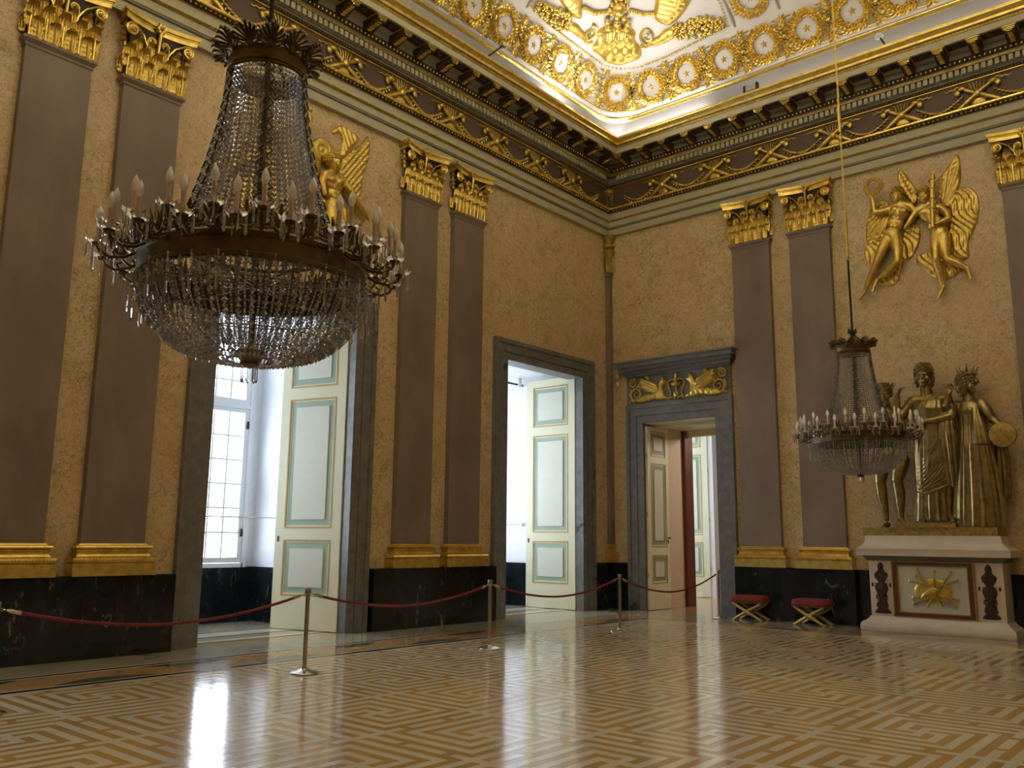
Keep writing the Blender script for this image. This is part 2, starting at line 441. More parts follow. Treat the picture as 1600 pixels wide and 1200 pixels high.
def inview(s):
    x0, x1, y0, y1 = srect(s); x, y = (x0+x1)/2, (y0+y1)/2
    q = Vector((x-12.125, y+17.7789, -1.62)); z = q.dot(fw)
    if z < .5: return None
    px, py = 800+1361*q.dot(r2)/z, 600-1361*q.dot(u2)/z
    return z if -20 < px < 1620 and py < 1215 else None
keyed = sorted(((inview(s) or 99), s) for s in strips); shared = {}
for k, (z, s) in enumerate(keyed[:300]):
    x0, x1, y0, y1 = srect(s); w, h = round(x1-x0, 4), round(y1-y0, 4)
    if (w, h) not in shared:
        B = mb('floor_white'); B.box(0, w, 0, h, -.01, .001); shared[(w, h)] = B.mesh('marble_strip', 0)
    link('marble_strip', shared[(w, h)], floor, (x0, y0, 0))
B = mb('floor_white')
for z, s in keyed[300:]: B.box(*srect(s), -.01, .001)
stuff(B.build('marble_strips_far', floor, smooth=0))

# ------------------------------------------------------------------ walls
def wallbox(name, boxes, mat='breccia_marble'):
    B = mb(mat)
    for b in boxes: B.box(*b)
    return struct(B.build(name, smooth=0))
HT = 11.34
ys = [0.0]
for yc in DOORS: ys += [yc+HW, yc-HW]
ys.append(-LY)
bx = [(-.35, 0, ys[i+1], ys[i], 0, HT) for i in range(0, len(ys), 2)]
bx += [(-.35, 0, yc-HW, yc+HW, DH, HT) for yc in DOORS]
wall_left = wallbox('wall_left', bx)
DX0, DX1, DZ = .98, 2.91, 4.38
wall_back = wallbox('wall_back', [(-.35, DX0, 0, 2.05, 0, HT), (DX1, LX, 0, 2.05, 0, HT), (DX0, DX1, 0, 2.05, DZ, HT)])
wall_right = wallbox('wall_right', [(LX, LX+.3, -LY, 0, 0, HT)])
wall_rear = wallbox('wall_rear', [(-.35, LX+.3, -LY-.3, -LY, 0, HT)])
FO = .43                       # width of the stone architraves
# dado
B = mb('black_marble')
edges = [-.0]
for yc in DOORS: edges += [yc+HW+FO, yc-HW-FO]
edges.append(-LY)
for i in range(0, len(edges), 2):
    B.box(0, .05, edges[i+1], edges[i], .003, 1.07)
for a, b in ((-7.56, -4.35), (-14.4, -11.24)): B.box(.05, .19, a, b, .003, 1.065)
B.build('dado', wall_left, smooth=0)
B = mb('black_marble'); B.box(0, .5, -.05, 0, .003, 1.07); B.box(3.3, LX, -.05, 0, .003, 1.07)
for a, b in ((3.32, 5.86), (8.82, 11.4)): B.box(a, b, -.19, -.05, .003, 1.065)
B.build('dado', wall_back, smooth=0)
B = mb('black_marble'); B.box(LX-.05, LX, -LY, 0, .003, 1.07); B.build('dado', wall_right, smooth=0)
B = mb('black_marble'); B.box(0, LX, -LY, -LY+.05, .003, 1.07); B.build('dado', wall_rear, smooth=0)

# passage through the end wall, next room
B = mb('plaster_pink'); B.box(DX0, DX0+.012, .02, 2.04, .003, DZ); B.box(DX1-.012, DX1, .02, 2.04, .003, DZ)
B.use('cream_paint'); B.box(DX0, DX1, .02, 2.04, DZ-.03, DZ-.001); B.box(DX0+.01, DX1-.01, 1.9, 2.04, DZ-.18, DZ-.03)
B.box(DX0+.01, DX1-.01, .5, .6, DZ-.10, DZ-.03)
B.build('passage_lining', wall_back, smooth=0)
B = mb('red_wood'); B.box(DX0-.25, DX0+.10, 1.78, 2.16, .003, DZ+.05); B.box(DX0+.10, DX1, 2.05, 2.12, DZ+.0, DZ+.06)
B.build('far_door_frame', wall_back, smooth=0)
RW = [(-.35, 0, 2.05, 3.9-HW, 0, 7), (-.35, 0, 3.9+HW, 11, 0, 7), (-.35, 0, 3.9-HW, 3.9+HW, DH, 7), (0, 9, 11, 11.3, 0, 7), (9, 9.3, 2.05, 11.3, 0, 7)]
struct(wallbox('wall_far', RW, 'plaster_white'))
B = mb('plaster_white'); B.box(-.35, 9.3, 2.05, 11.3, 7, 7.2); o = struct(B.build('ceiling_far', smooth=0)); o.name = 'ceiling'

# ------------------------------------------------------------------ window embrasures behind the openings
def embrasure(yc):
    e = mb('plaster_white'); hw = 1.55; x0 = -3.05
    e.box(x0-.3, -.35, yc+hw, yc+hw+.12, 0, 6.6); e.box(x0-.3, -.35, yc-hw-.12, yc-hw, 0, 6.6)
    e.box(x0-.3, -.35, yc-hw, yc+hw, 5.62, 5.9)
    e.box(-.37, -.35, yc+HW, yc+hw+.12, 0, 5.9); e.box(-.37, -.35, yc-hw-.12, yc-HW, 0, 5.9)
    e.box(x0-.3, x0-.08, yc-hw, yc-1.30, 0, 5.62); e.box(x0-.3, x0-.08, yc+1.30, yc+hw, 0, 5.62)
    e.box(x0-.3, x0-.08, yc-1.3, yc+1.3, 0, 1.02); e.box(x0-.3, x0-.08, yc-1.3, yc+1.3, 5.45, 5.62)
    w = struct(e.build('wall_embrasure', smooth=0))
    d = mb('black_marble'); d.box(x0-.08, x0, yc-hw, yc+hw, .003, 1.03)
    d.box(x0, -.38, yc+hw-.03, yc+hw, .003, 1.03); d.box(x0, -.38, yc-hw, yc-hw+.03, .003, 1.03); d.build('dado', w, smooth=0)
    l = mb('floor_white'); l.box(-1.55, -1.05, yc-hw, yc+hw, -.01, .003); l.box(-.62, -.4, yc-HW, yc+HW, -.01, .003)
    l.use('floor_black'); l.box(-1.60, -1.55, yc-hw, yc+hw, -.01, .0035); l.box(-1.05, -1.01, yc-hw, yc+hw, -.01, .0035); l.box(-.40, -.36, yc-HW, yc+HW, -.01, .0035)
    l.build('threshold_band', w, smooth=0)
    return w
def window(yc, idx):
    x = -3.09; f = mb('window_paint')
    for s in (-1, 1):
        f.box(x-.06, x+.05, yc+s*1.30-.05, yc+s*1.30+.05, 1.02, 5.5)
    f.box(x-.06, x+.05, yc-1.28, yc+1.28, 1.02, 1.10); f.box(x-.06, x+.05, yc-1.28, yc+1.28, 5.42, 5.5)
    f.box(x-.05, x+.07, yc-1.28, yc+1.28, 4.09, 4.17); f.box(x-.05, x+.06, yc-.06, yc+.06, 1.08, 5.45)
    w = struct(f.build('window_%d' % idx, smooth=0))
    for s in (-1, 1):
        for (z0, z1, rows) in ((1.10, 4.09, 6), (4.17, 5.42, 3)):
            c = mb('window_paint'); a = yc+s*.06; b = yc+s*1.25; lo, hi = min(a, b), max(a, b)
            fr_ = .10; c.box(x-.03, x+.03, lo, lo+fr_, z0+.005, z1-.005); c.box(x-.03, x+.03, hi-fr_, hi, z0+.005, z1-.005)
            c.box(x-.03, x+.03, lo+fr_, hi-fr_, z0+.005, z0+.11); c.box(x-.03, x+.03, lo+fr_, hi-fr_, z1-.08, z1-.005)
            ca = c.build('casement', w, smooth=0)
            lo += fr_; hi -= fr_; q0 = z0+.11; q1 = z1-.08; nc = 3 if True else 2
            bars = mb('window_paint')
            for i in range(1, nc): bars.box(x-.015, x+.015, lo+(hi-lo)*i/nc-.017, lo+(hi-lo)*i/nc+.017, q0, q1)
            for j in range(1, rows): bars.box(x-.013, x+.013, lo, hi, q0+(q1-q0)*j/rows-.016, q0+(q1-q0)*j/rows+.016)
            bars.build('glazing_bars', ca, smooth=0)
            for i in range(nc):
                for j in range(rows):
                    g = mb('window_glass'); y0 = lo+(hi-lo)*i/nc; y1 = lo+(hi-lo)*(i+1)/nc; a0 = q0+(q1-q0)*j/rows; a1 = q0+(q1-q0)*(j+1)/rows
                    g.add([(x, y0, a0), (x, y1, a0), (x, y1, a1), (x, y0, a1)], [(0, 1, 2, 3)]); g.build('pane', ca, smooth=0)
    for hz in (3.7, 1.6): h = mb('iron'); h.box(x+.03, x+.07, yc+1.20, yc+1.225, hz, hz+.15); h.build('hinge', w, smooth=0)
    return w
for i, yc in enumerate(DOORS+(3.9,)): embrasure(yc); window(yc, i+1)
# opening architraves (stepped grey stone)
def architrave(B, hw, z1, fo, parts=('o',)):
    # outer frame boxes, stepped: local x along wall, -y out
    for w0, w1, d in ((0, .16, .05), (.16, .34, .075), (.34, fo, .105)):
        for s in (-1, 1):
            xa, xb = sorted((s*(hw+w0), s*(hw+w1)))
            B.box(xa, xb, -d, .02, .004, z1+w1)
        B.box(-hw-w0, hw+w0, -d, .02, z1+w0, z1+w1)
    for s in (-1, 1):            # the reveal of the stone frame
        xa, xb = sorted((s*hw, s*(hw-.012))); B.box(xa, xb, -.05, .36, .004, z1)
    B.box(-hw, hw, -.05, .36, z1-.012, z1)
for i, yc in enumerate(DOORS):
    B = mb('grey_stone'); architrave(B, HW, DH, FO)
    struct(B.build('door_%d' % (i+1), None, (0, yc, 0), LEFT, smooth=0))
B = mb('grey_stone'); hw = (DX1-DX0)/2; xc = (DX0+DX1)/2
architrave(B, hw, DZ, FO)
B.box(-hw-FO+.02, hw+FO-.02, -.06, 0, DZ+FO, 5.52)      # frieze of the overdoor
for z0, z1, e, d in ((5.50, 5.55, .0, .12), (5.55, 5.62, .03, .18), (5.62, 5.70, .10, .27), (5.70, 5.80, .16, .36), (5.80, 5.84, .2, .40)):
    B.box(-hw-FO-e, hw+FO+e, -d, 0, z0, z1)
d4 = struct(B.build('door_4', None, (xc, 0, 0), 0, smooth=0))

# panelled door leaves (local: x from hinge 0..w, front face at -y, thickness .05)
PAN = ((.58, 1.56), (1.76, 4.10), (4.31, 5.30))
def leaf(name, label, loc, rz, w=1.46, h=5.48, pans=PAN, mar=.20, knob=True, mats=('cream_paint', 'ochre_paint', 'green_paint', 'cream_panel')):
    r = thing(name, label, 'door', loc, rz, None)
    B = mb(mats[0]); B.box(0, mar, -.03, .03, .012, h); B.box(w-mar, w, -.03, .03, .012, h)
    zz = [.012]+[z for p_ in pans for z in p_]+[h]
    for i in range(0, len(zz), 2): B.box(mar, w-mar, -.03, .03, zz[i], zz[i+1])
    B.build('frame', r, smooth=0)
    for z0, z1 in pans:
        P = mb(mats[2]); P.box(mar, w-mar, -.012, .012, z0, z1); po = P.build('panel', r, smooth=0)
        Mo = mb(mats[1])
        for (a, b, c, d) in ((mar, w-mar, z0, z0+.028), (mar, w-mar, z1-.028, z1), (mar, mar+.028, z0+.028, z1-.028), (w-mar-.028, w-mar, z0+.028, z1-.028)):
            Mo.box(a, b, -.036, .036, c, d)
        Mo.use(mats[0])
        for (a, b, c, d) in ((mar+.028, w-mar-.028, z0+.028, z0+.055), (mar+.028, w-mar-.028, z1-.055, z1-.028), (mar+.028, mar+.055, z0+.055, z1-.055), (w-mar-.055, w-mar-.028, z0+.055, z1-.055)):
            Mo.box(a, b, -.02, .02, c, d)
        Mo.build('moulding', po, smooth=0)
        F = mb(mats[3]); a = .155
        F.box(mar+a, w-mar-a, -.032, .032, z0+a, z1-a); F.build('raised_field', po, smooth=0)
    if knob:
        K = mb('iron'); K.box(w-.10, w-.06, -.036, .036, 1.52, 1.62)
        K.tube([(w-.08, -.03, 1.66), (w-.08, -.08, 1.66), (w-.08, -.085, 1.66), (w-.12, -.09, 1.66)], [.018, .014, .022, .02], 8)
        K.build('handle', r)
    for z in (.8, 2.2, 3.6, 4.9):
        if z < h-.1: H = mb('ochre_paint'); H.tube([(.01, 0, z-.06), (.01, 0, z+.06)], .024, 8); H.build('hinge', r)
    return r
leaf('door_leaf', 'tall cream door leaf with green panels standing open in the doorway nearest the large chandelier', (-.16, -8.04, 0), math.radians(180+14))
leaf('door_leaf', 'tall cream door leaf with green panels standing open in the doorway nearest the room corner', (-.18, -1.17, 0), math.radians(180+1))
leaf('door_leaf', 'pale three-panel door leaf far off in the bright room beyond the end wall', (-.16, 5.27, 0), math.radians(180))
leaf('door_leaf', 'narrow ochre door leaf folded back inside the passage below the gilded overdoor', (DX0+.05, .03, 0), math.radians(90), w=.95, h=DZ-.08,
     pans=((.60, 1.26), (1.44, 3.43), (3.58, 4.20)), mar=.13, mats=('cream_paint', 'ochre_paint', 'panel_green', 'cream_panel'))
# iron tie bars across the embrasures
for yc, lb in ((DOORS[0], 'thin iron rod across the window recess nearest the room corner'), (DOORS[1], 'thin iron rod across the window recess below the large chandelier')):
    r = thing('tie_rod', lb, 'rod', (-1.95, yc, 1.95))
    B = mb('steel'); B.tube([(0, -1.54, 0), (0, 1.54, 0)], .013, 8); B.build('bar', r)
    B = mb('steel')
    B.tube([(0, 1.49, 0), (0, 1.53, 0)], .035, 10); B.build('end_flange', r)
r = thing('curtain_rail', 'rail under the ceiling of the window recess nearest the corner', 'rail', (-1.95, DOORS[0], 5.45))
B = mb('iron'); B.tube([(0, -1.52, 0), (0, 1.52, 0)], .025, 8); B.build('rail_bar', r)
for q in (-1.36, 1.36): B = mb('window_paint'); B.box(-.05, .05, q-.06, q+.06, -.06, .17); B.build('bracket', r, smooth=0)
# ------------------------------------------------------------------ entablature, swept round the room, one object per wall
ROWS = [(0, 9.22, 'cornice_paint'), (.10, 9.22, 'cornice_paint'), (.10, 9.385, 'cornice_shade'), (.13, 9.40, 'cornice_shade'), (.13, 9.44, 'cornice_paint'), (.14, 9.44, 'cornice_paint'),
        (.14, 9.57, 'old_gilding'), (.17, 9.58, 'old_gilding'), (.19, 9.605, 'cornice_paint'), (.19, 9.765, 'old_gilding'), (.22, 9.77, 'bronze_and_shade'), (.28, 9.835, 'gilding_bright'),
        (.305, 9.845, 'gilding_bright'), (.31, 9.872, 'frieze_brown'), (.12, 9.89, 'frieze_brown'), (.12, 10.44, 'gilding_bright'), (.17, 10.45, 'gilding_bright'), (.17, 10.47, 'bronze_and_shade'),
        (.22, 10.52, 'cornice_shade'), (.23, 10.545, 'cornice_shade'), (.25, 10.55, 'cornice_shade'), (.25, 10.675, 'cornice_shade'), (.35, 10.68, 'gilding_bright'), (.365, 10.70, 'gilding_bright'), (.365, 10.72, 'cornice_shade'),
        (.38, 10.74, 'bronze_and_shade'), (.45, 10.83, 'cornice_shade'), (.46, 10.95, 'cornice_paint'), (.90, 10.95, 'gilding'), (.91, 10.955, 'cornice_paint'), (.91, 11.075, 'gilding'), (.93, 11.085, 'gilding'), (.945, 11.115, 'bronze_and_shade'),
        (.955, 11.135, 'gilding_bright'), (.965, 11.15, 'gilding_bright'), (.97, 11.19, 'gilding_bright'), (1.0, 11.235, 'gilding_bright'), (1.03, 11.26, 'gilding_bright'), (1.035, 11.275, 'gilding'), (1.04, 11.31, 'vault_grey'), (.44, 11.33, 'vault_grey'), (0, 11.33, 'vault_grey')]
def entab(L, name, loc, rz, detail=True):
    B = MB()
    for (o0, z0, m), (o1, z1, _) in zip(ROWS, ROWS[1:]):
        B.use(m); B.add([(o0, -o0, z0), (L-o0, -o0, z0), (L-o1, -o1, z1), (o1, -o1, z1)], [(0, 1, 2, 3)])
    root = struct(B.build(name, None, loc, rz, smooth=0))
    if not detail: return root
    D = mb('cornice_paint'); n = int((L-.9)/.116); p0 = (L-(n-1)*.116)/2
    for i in range(n): D.box(p0+i*.116-.038, p0+i*.116+.038, -.335, -.24, 10.56, 10.674)
    stuff(D.build('dentils', root, smooth=0))
    E = mb('gilding_bright')
    n = int((L-.9)/.088); p0 = (L-(n-1)*.088)/2
    for i in range(n): E.blob((p0+i*.088, -.425, 10.785), (.028, .028, .034), 5, 3)
    for zz, oo, pt, rr in ((9.80, .265, .085, .026), (9.595, .185, .045, .013), (11.10, .94, .07, .014), (10.50, .2, .06, .014)):
        n = int((L-2*oo-.1)/pt); p0 = (L-(n-1)*pt)/2
        for i in range(n): E.octa((p0+i*pt, -oo-.004, zz), rr, rr*1.1)
    stuff(E.build('egg_and_bead_rows', root, smooth=60))
    return root
ent_left = entab(LY, 'trim_1', (0, -LY, 0), LEFT)
ent_back = entab(LX, 'trim_2', (0, 0, 0), 0)
entab(LX, 'trim_3', (LX, -LY, 0), pi, False)
entab(LY, 'trim_4', (LX, 0, 0), -pi/2, False)

# modillions: scrolled brackets with a gilded leaf, and the coffers between them
MB_ = mb('bronze_and_shade'); q = []
for s in (-1, 1): pass
prof = [(-.47, 10.80), (-.50, 10.78), (-.58, 10.80), (-.68, 10.845), (-.78, 10.86), (-.85, 10.835), (-.885, 10.86), (-.88, 10.949), (-.47, 10.949)]
MB_.add([(x, y, z) for x in (-.10, .10) for y, z in prof], [tuple(range(9)), tuple(range(17, 8, -1))]+[(i, (i+1) % 9, (i+1) % 9+9, i+9) for i in range(9)])
modm = MB_.mesh('modillion', 30)
G_ = mb('gilding_bright'); G_.box(-.115, .115, -.895, -.80, 10.93, 10.948)
for z, hw in ((10.905, .095), (10.875, .085), (10.845, .05)): G_.tube([(-hw, -.89, z), (0, -.905, z-.012), (hw, -.89, z)], .011, 5)
for k in range(5): G_.blob((0, -.55-.065*k, 10.80+.01*k), (.06, .05, .022), 6, 3)
gm = G_.mesh('gilded_leaf', 50)
C_ = mb('bronze_and_shade'); C_.box(-.17, .17, -.87, -.64, 10.935, 10.9495)
C_.blob((0, -.755, 10.93), (.07, .06, .03), 8, 4)
for a in range(6): C_.blob((.09*cos(a*pi/3), -.755+.07*sin(a*pi/3), 10.932), (.03, .03, .016), 5, 3)
cm = C_.mesh('coffer', 40)
def modrow(root, L, n):
    p = (L-1.89)/(n-1)
    for i in range(n):
        x = .945+i*p
        o = link('modillion', modm, root, (x, 0, 0)); link('gilded_leaf', gm, o)
        if i < n-1: link('coffer', cm, root, (x+p/2, 0, 0))
modrow(ent_left, LY, 28); modrow(ent_back, LX, 22)

# frieze trophies and garlands
T = mb('gilding')
for s in (-1, 1):
    T.tube([(-.36*s, -.145, 9.93), (-.2*s, -.165, 10.03), (.05*s, -.175-.02*s, 10.19), (.22*s, -.17, 10.30)], [.05, .06, .045, .04], 7)
    T.blob((.27*s, -.175, 10.335), (.085, .05, .06), 8, 5); T.blob((.355*s, -.17, 10.28), (.06, .035, .085), 7, 4)
    T.tube([(.26*s, -.16, 10.36), (.36*s, -.16, 10.40), (.42*s, -.15, 10.36), (.48*s, -.15, 10.38), (.53*s, -.15, 10.35), (.58*s, -.145, 10.37)], [.014, .012, .013, .010, .011, .006], 5)
T.blob((0, -.2, 10.16), (.075, .05, .09), 8, 5)
for k in range(5): T.tube([((k-2)*.04, -.16, 10.22), ((k-2)*.055, -.17, 10.33), ((k-2)*.07, -.165, 10.41)], [.016, .014, .008], 5)
relief(T, [(-.16, 9.91), (-.12, 10.06), (0, 10.12), (.12, 10.06), (.16, 9.91)], .05, .05, .03, mp=lambda u, v, h: (u, -.13-h, v))
tm = T.mesh('torch_trophy', 60)
Gd = mb('gilding')
for i in range(27):
    t = i/26; x = -.42+.84*t; z = 10.17-.20*sin(pi*t)
    sz = .026+.012*sin(pi*t)
    Gd.blob((x, -.15, z+.012*(i % 2)), (sz, .028, sz*.9), 5, 3); 
for i in range(13): Gd.octa((-.4+.8*i/12, -.15, 10.12-.20*sin(pi*i/12)-.02), .022, .03)
gdm = Gd.mesh('garland', 60)
def frieze(root, L, n):
    p = (L-2*1.74)/(n-1)
    for i in range(n):
        link('torch_trophy', tm, root, (1.74+i*p, 0, 0))
        if i < n-1: link('garland', gdm, root, (1.74+(i+.5)*p, 0, 0))
    for x in (1.74-p*.5, L-1.74+p*.5): link('garland', gdm, root, (x, 0, 0))
frieze(ent_left, LY, 12); frieze(ent_back, LX, 9)
# gilded tripod in the frieze corner
r = thing('corner_tripod', 'small gilded tripod set in the frieze at the room corner', 'ornament', (.19, -.19, 9.90))
B = mb('gilding'); B.lathe([(.05, .38), (.10, .40), (.13, .46), (.12, .50), (.03, .51)], 12); B.build('bowl', r)
for a in (pi*.75+pi, -pi/4, pi*.05, -pi*.55):
    B = mb('gilding_bright'); B.tube([(.10*cos(a), .10*sin(a), .40), (.06*cos(a), .06*sin(a), .2), (.09*cos(a), .09*sin(a), .0)], [.013, .011, .016], 6); B.build('leg', r)
# ------------------------------------------------------------------ coved ceiling
VR = .8
VP = [(.45, 11.30, 0.), (.55, 11.62, .25), (.62, 11.95, .7), (.70, 12.02, .8), (1.06, 12.80, .8), (1.3, 13.05, .8), (1.8, 13.4, .8), (2.5, 13.75, .8), (3.5, 14.1, .8), (5, 14.35, .8), (7.2, 14.45, .1)]
def vz(o): return float(np.interp(o, [p[0] for p in VP], [p[1] for p in VP]))
def vinset(x, y):
    ax, ay = x, -y; lo, hi = -1., 8.
    for _ in range(30):
        o = (lo+hi)/2
        f = min(ax, ay)-o if (ax > o+VR or ay > o+VR) else VR-math.hypot(o+VR-ax, o+VR-ay)
        if f > 0: lo = o
        else: hi = o
    return lo
def vpt(x, y): return Vector((x, y, vz(max(.45, vinset(x, y)))))
def vnorm(x, y, e=.04):
    a = vpt(x+e, y)-vpt(x-e, y); b = vpt(x, y+e)-vpt(x, y-e); n = a.cross(b).normalized()
    return n if n.z < 0 else -n
def vloop(o, r, z, arc=8):
    pts = []; r = max(r, .001)
    for cx, cy, a0 in ((o+r, -(o+r), pi/2), (LX-o-r, -(o+r), 0), (LX-o-r, -(LY-o-r), -pi/2), (o+r, -(LY-o-r), -pi)):
        for k in range(arc+1):
            a = a0+pi/2-(pi/2)*k/arc; pts.append((cx+r*cos(a), cy+r*sin(a), z))
    return pts
B = MB()
def band(rows, mat):
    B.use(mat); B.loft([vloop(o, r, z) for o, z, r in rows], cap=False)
def vrow(o): 
    return (o, vz(o), float(np.interp(o, [p[0] for p in VP], [p[2] for p in VP])))
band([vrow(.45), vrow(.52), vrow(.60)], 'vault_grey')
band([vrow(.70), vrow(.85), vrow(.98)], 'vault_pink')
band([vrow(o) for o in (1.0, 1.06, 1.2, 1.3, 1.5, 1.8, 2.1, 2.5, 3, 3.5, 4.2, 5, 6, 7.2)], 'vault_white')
B.use('vault_white'); v = vloop(*[vrow(7.2)[i] for i in (0, 2, 1)]); B.add(v, [tuple(range(len(v)))])
ceiling = struct(B.build('ceiling', smooth=40)); 
B = MB()
def lift(o, h):        # a row raised from the vault towards the hall
    o0, z, r = vrow(o); return (o0+h*.85, z-h*.5, r)
band([vrow(.60), (.645, 11.905, .70), (.65, 11.935, .72), vrow(.625)], 'gilding_bright'); band([vrow(.625), (.66, 11.965, .76), (.69, 11.985, .78), vrow(.70)], 'vault_white'); band([vrow(.70), (.725, 12.01, .8), (.73, 12.035, .8), vrow(.712)], 'gilding_bright')
B.build('gilded_fillet', ceiling, smooth=40)
B = MB(); band([vrow(.98), (1.01, 12.62, .8), (1.03, 12.65, .8), vrow(1.01)], 'vault_grey'); B.build('grey_fillet', ceiling, smooth=40)

def onvault(name, me, x, y, spin=0., parent=None, off=0.):
    n = vnorm(x, y); p = vpt(x, y)+n*off
    upv = Vector((0, 0, 1)); upv = (upv-n*upv.dot(n)).normalized(); xr = upv.cross(-n).normalized() if False else (-n).cross(upv)
    M = Matrix((( -xr.x, -n.x, upv.x, p.x), (-xr.y, -n.y, upv.y, p.y), (-xr.z, -n.z, upv.z, p.z), (0, 0, 0, 1)))
    o = bpy.data.objects.new(name, me); COL.objects.link(o)
    if parent: o.parent = parent
    o.matrix_local = M @ Matrix.Rotation(spin, 4, 'Y'); return o
# wreath: local x right, z up the slope, -y towards the hall
B = mb('gilding_bright')
for k in range(30):
    a = 2*pi*k/30
    for rr, e_ in ((.235, -.9), (.29, .5), (.33, 1.6), (.30, -2.4), (.36, .9)):
        B.leaf((rr*cos(a), -.02-random.random()*.02, rr*sin(a)), a+e_+random.uniform(-.25, .25), random.uniform(.10, .145), .034, .06)
    B.blob((.31*cos(a+.1), -.04, .31*sin(a+.1)), (.028, .025, .028), 5, 3)
B.loft([[(r_*cos(2*pi*j/30), y, r_*sin(2*pi*j/30)) for j in range(31)] for r_, y in ((.245, 0), (.27, -.025), (.37, -.025), (.41, 0))], closed=False)
wm = B.mesh('wreath', 60)
B = mb('gilding_bright'); st = []
B2 = mb('vault_white'); B2.loft([[(r_*cos(2*pi*j/24), y, r_*sin(2*pi*j/24)) for j in range(24)] for r_, y in ((.23, .01), (.23, -.012), (.02, -.012))]); dm = B2.mesh('medallion', 0)
for k in range(10):
    a = pi/2+2*pi*k/10; r_ = .13 if k % 2 == 0 else .05; st.append((r_*cos(a), 0, r_*sin(a)))
B.add(st+[(0, -.05, 0)], [(i, (i+1) % 10, 10) for i in range(10)]); sm = B.mesh('star', 0)
B = mb('gilding_bright')
for s in (-1, 1):
    B.blob((0, -.04, 0), (.06, .05, .06), 6, 4)
    for k in range(8):
        a = pi*k/4; B.leaf((.05*cos(a), -.02, .05*sin(a)), a, .10, .026, .03)
    for t in range(11):
        a = t/10; B.leaf((.04*sin(a*9)*s, -.015, s*(.10+.27*a)), s*(pi/2+1.1*sin(t*2.6)), .14, .036, .04); B.blob((.05*cos(t*2.2), -.02, s*(.10+.28*a)), (.03, .025, .03), 5, 3)
        B.leaf((.06*s*cos(a*5)-.01, -.012, -s*(.14+.24*a)), -s*(pi/2+1.2*cos(t*2.1)), .12, .032, .035)
    for t in range(7): B.leaf((s*(.04+.02*t), -.012, .37), s*.5 if s > 0 else pi-.5, .08, .018, .025)
    for t in range(7): B.leaf((s*(.04+.02*t), -.012, -.37), -.5 if s > 0 else pi+.5, .08, .018, .025)
lm = B.mesh('leaf_scroll', 60)
spots = [(1.91+.962*k, -.87) for k in range(12)]
lspots = [(.87, -(2.15+.975*k)) for k in range(16)]
c45 = (1.09, -1.14)
row = list(reversed(lspots))+[c45]+spots
for i, (x, y) in enumerate(row):
    o = onvault('wreath', wm, x, y, parent=ceiling); link('star', sm, o); link('medallion', dm, o)
    if i+1 < len(row):
        x2, y2 = row[i+1]; mx_, my_ = (x+x2)/2, (y+y2)/2
        if i in (len(lspots)-1, len(lspots)): mx_ = mx_*.93; my_ = my_*.93
        onvault('leaf_scroll', lm, mx_, my_, parent=ceiling)
# ribs running up the cove between the painted fields
def rib(x, y, dx, dy, n=3):
    pts0 = [(x+dx*.38*i, y+dy*.38*i) for i in range(0, 14)]
    for k in range(n):
        px, py = x+dx*(.35+.86*k), y+dy*(.35+.86*k)
        o = onvault('wreath', wm, px, py, parent=ceiling); link('star', sm, o); link('medallion', dm, o)
        onvault('leaf_scroll', lm, px+dx*.43, py+dy*.43, pi/2 if False else 0, parent=ceiling)
        for s in (-1, 1):
            for q in (-.2, .2):
                pass
    for s in (-1, 1):
        B = mb('vault_grey'); off = .52*s
        B.tube([vpt(px-dy*off, py+dx*off) for px, py in pts0], .03, 6); B.build('rib_edge', ceiling)
for x in (4.78, 9.9): rib(x, -1.15, 0, -1)
for y in (-5.2, -9.4): rib(1.15, y, 1, 0)
# painted field with rope border and trophies in the corner
def vtube(pts, r, n=6, lift=.03): return [vpt(x, y)+vnorm(x, y)*lift for x, y in pts]
def dens(pts, d=.06):
    out = []
    for a, b in zip(pts, pts[1:]):
        n = max(1, int(math.dist(a, b)/d)); out += [(a[0]+(b[0]-a[0])*i/n, a[1]+(b[1]-a[1])*i/n) for i in range(n)]
    return out+[pts[-1]]
corner = []
for k in range(13):
    a = pi-(pi/2)*k/12; corner.append((1.12+.8+.8*cos(a), -(1.12+.8)+.8*sin(a)))
rope = dens([(2.6, -4.62), (1.2, -4.62)]+[(1.14, -4.0), (1.12, -2.5)]+corner+[(2.5, -1.12), (4.13, -1.2), (4.2, -2.6)])
B = mb('gilding_bright')
for i, (x, y) in enumerate(rope):
    if i % 1 == 0:
        n = vnorm(x, y); B.blob(tuple(vpt(x, y)+n*.02), (.026, .026, .026), 5, 3)
B.build('rope_border', ceiling, smooth=60)
vm = lambda u, v, h: tuple(vpt(u, v)+vnorm(u, v)*(h+.004))
def vrel(name, poly, T=.08, w=.12, cell=.03, ripple=None, mat='gilding', extra=None, sm=1):
    B = mb(mat); relief(B, poly, T, w, cell, ripple, vm, sm)
    if extra: extra(B)
    return B.build(name, crest, smooth=70)
crest = thing('ceiling_crest', 'gilded crest of vase, fruit and eagles in the vault above the room corner', 'ornament', (0, 0, 0))
def V(x, y, h=.0): return vpt(x, y)+vnorm(x, y)*h
vase = [[1.5, -2.62], [1.43, -2.39], [1.20, -2.40], [1.22, -2.03], [1.18, -1.75], [1.36, -1.42], [1.64, -1.30], [1.88, -1.25], [2.0, -1.40], [1.96, -1.7], [2.12, -1.81], [1.95, -2.15], [1.75, -2.42]]
vrel('vase', vase, .13, .25, .03, lambda u, v: .03*sin((u+v)*75) if (u-v) > 3.72 else .018*sin((u-v)*16)+.012*sin((u+v)*18))
B = mb('gilding_bright')
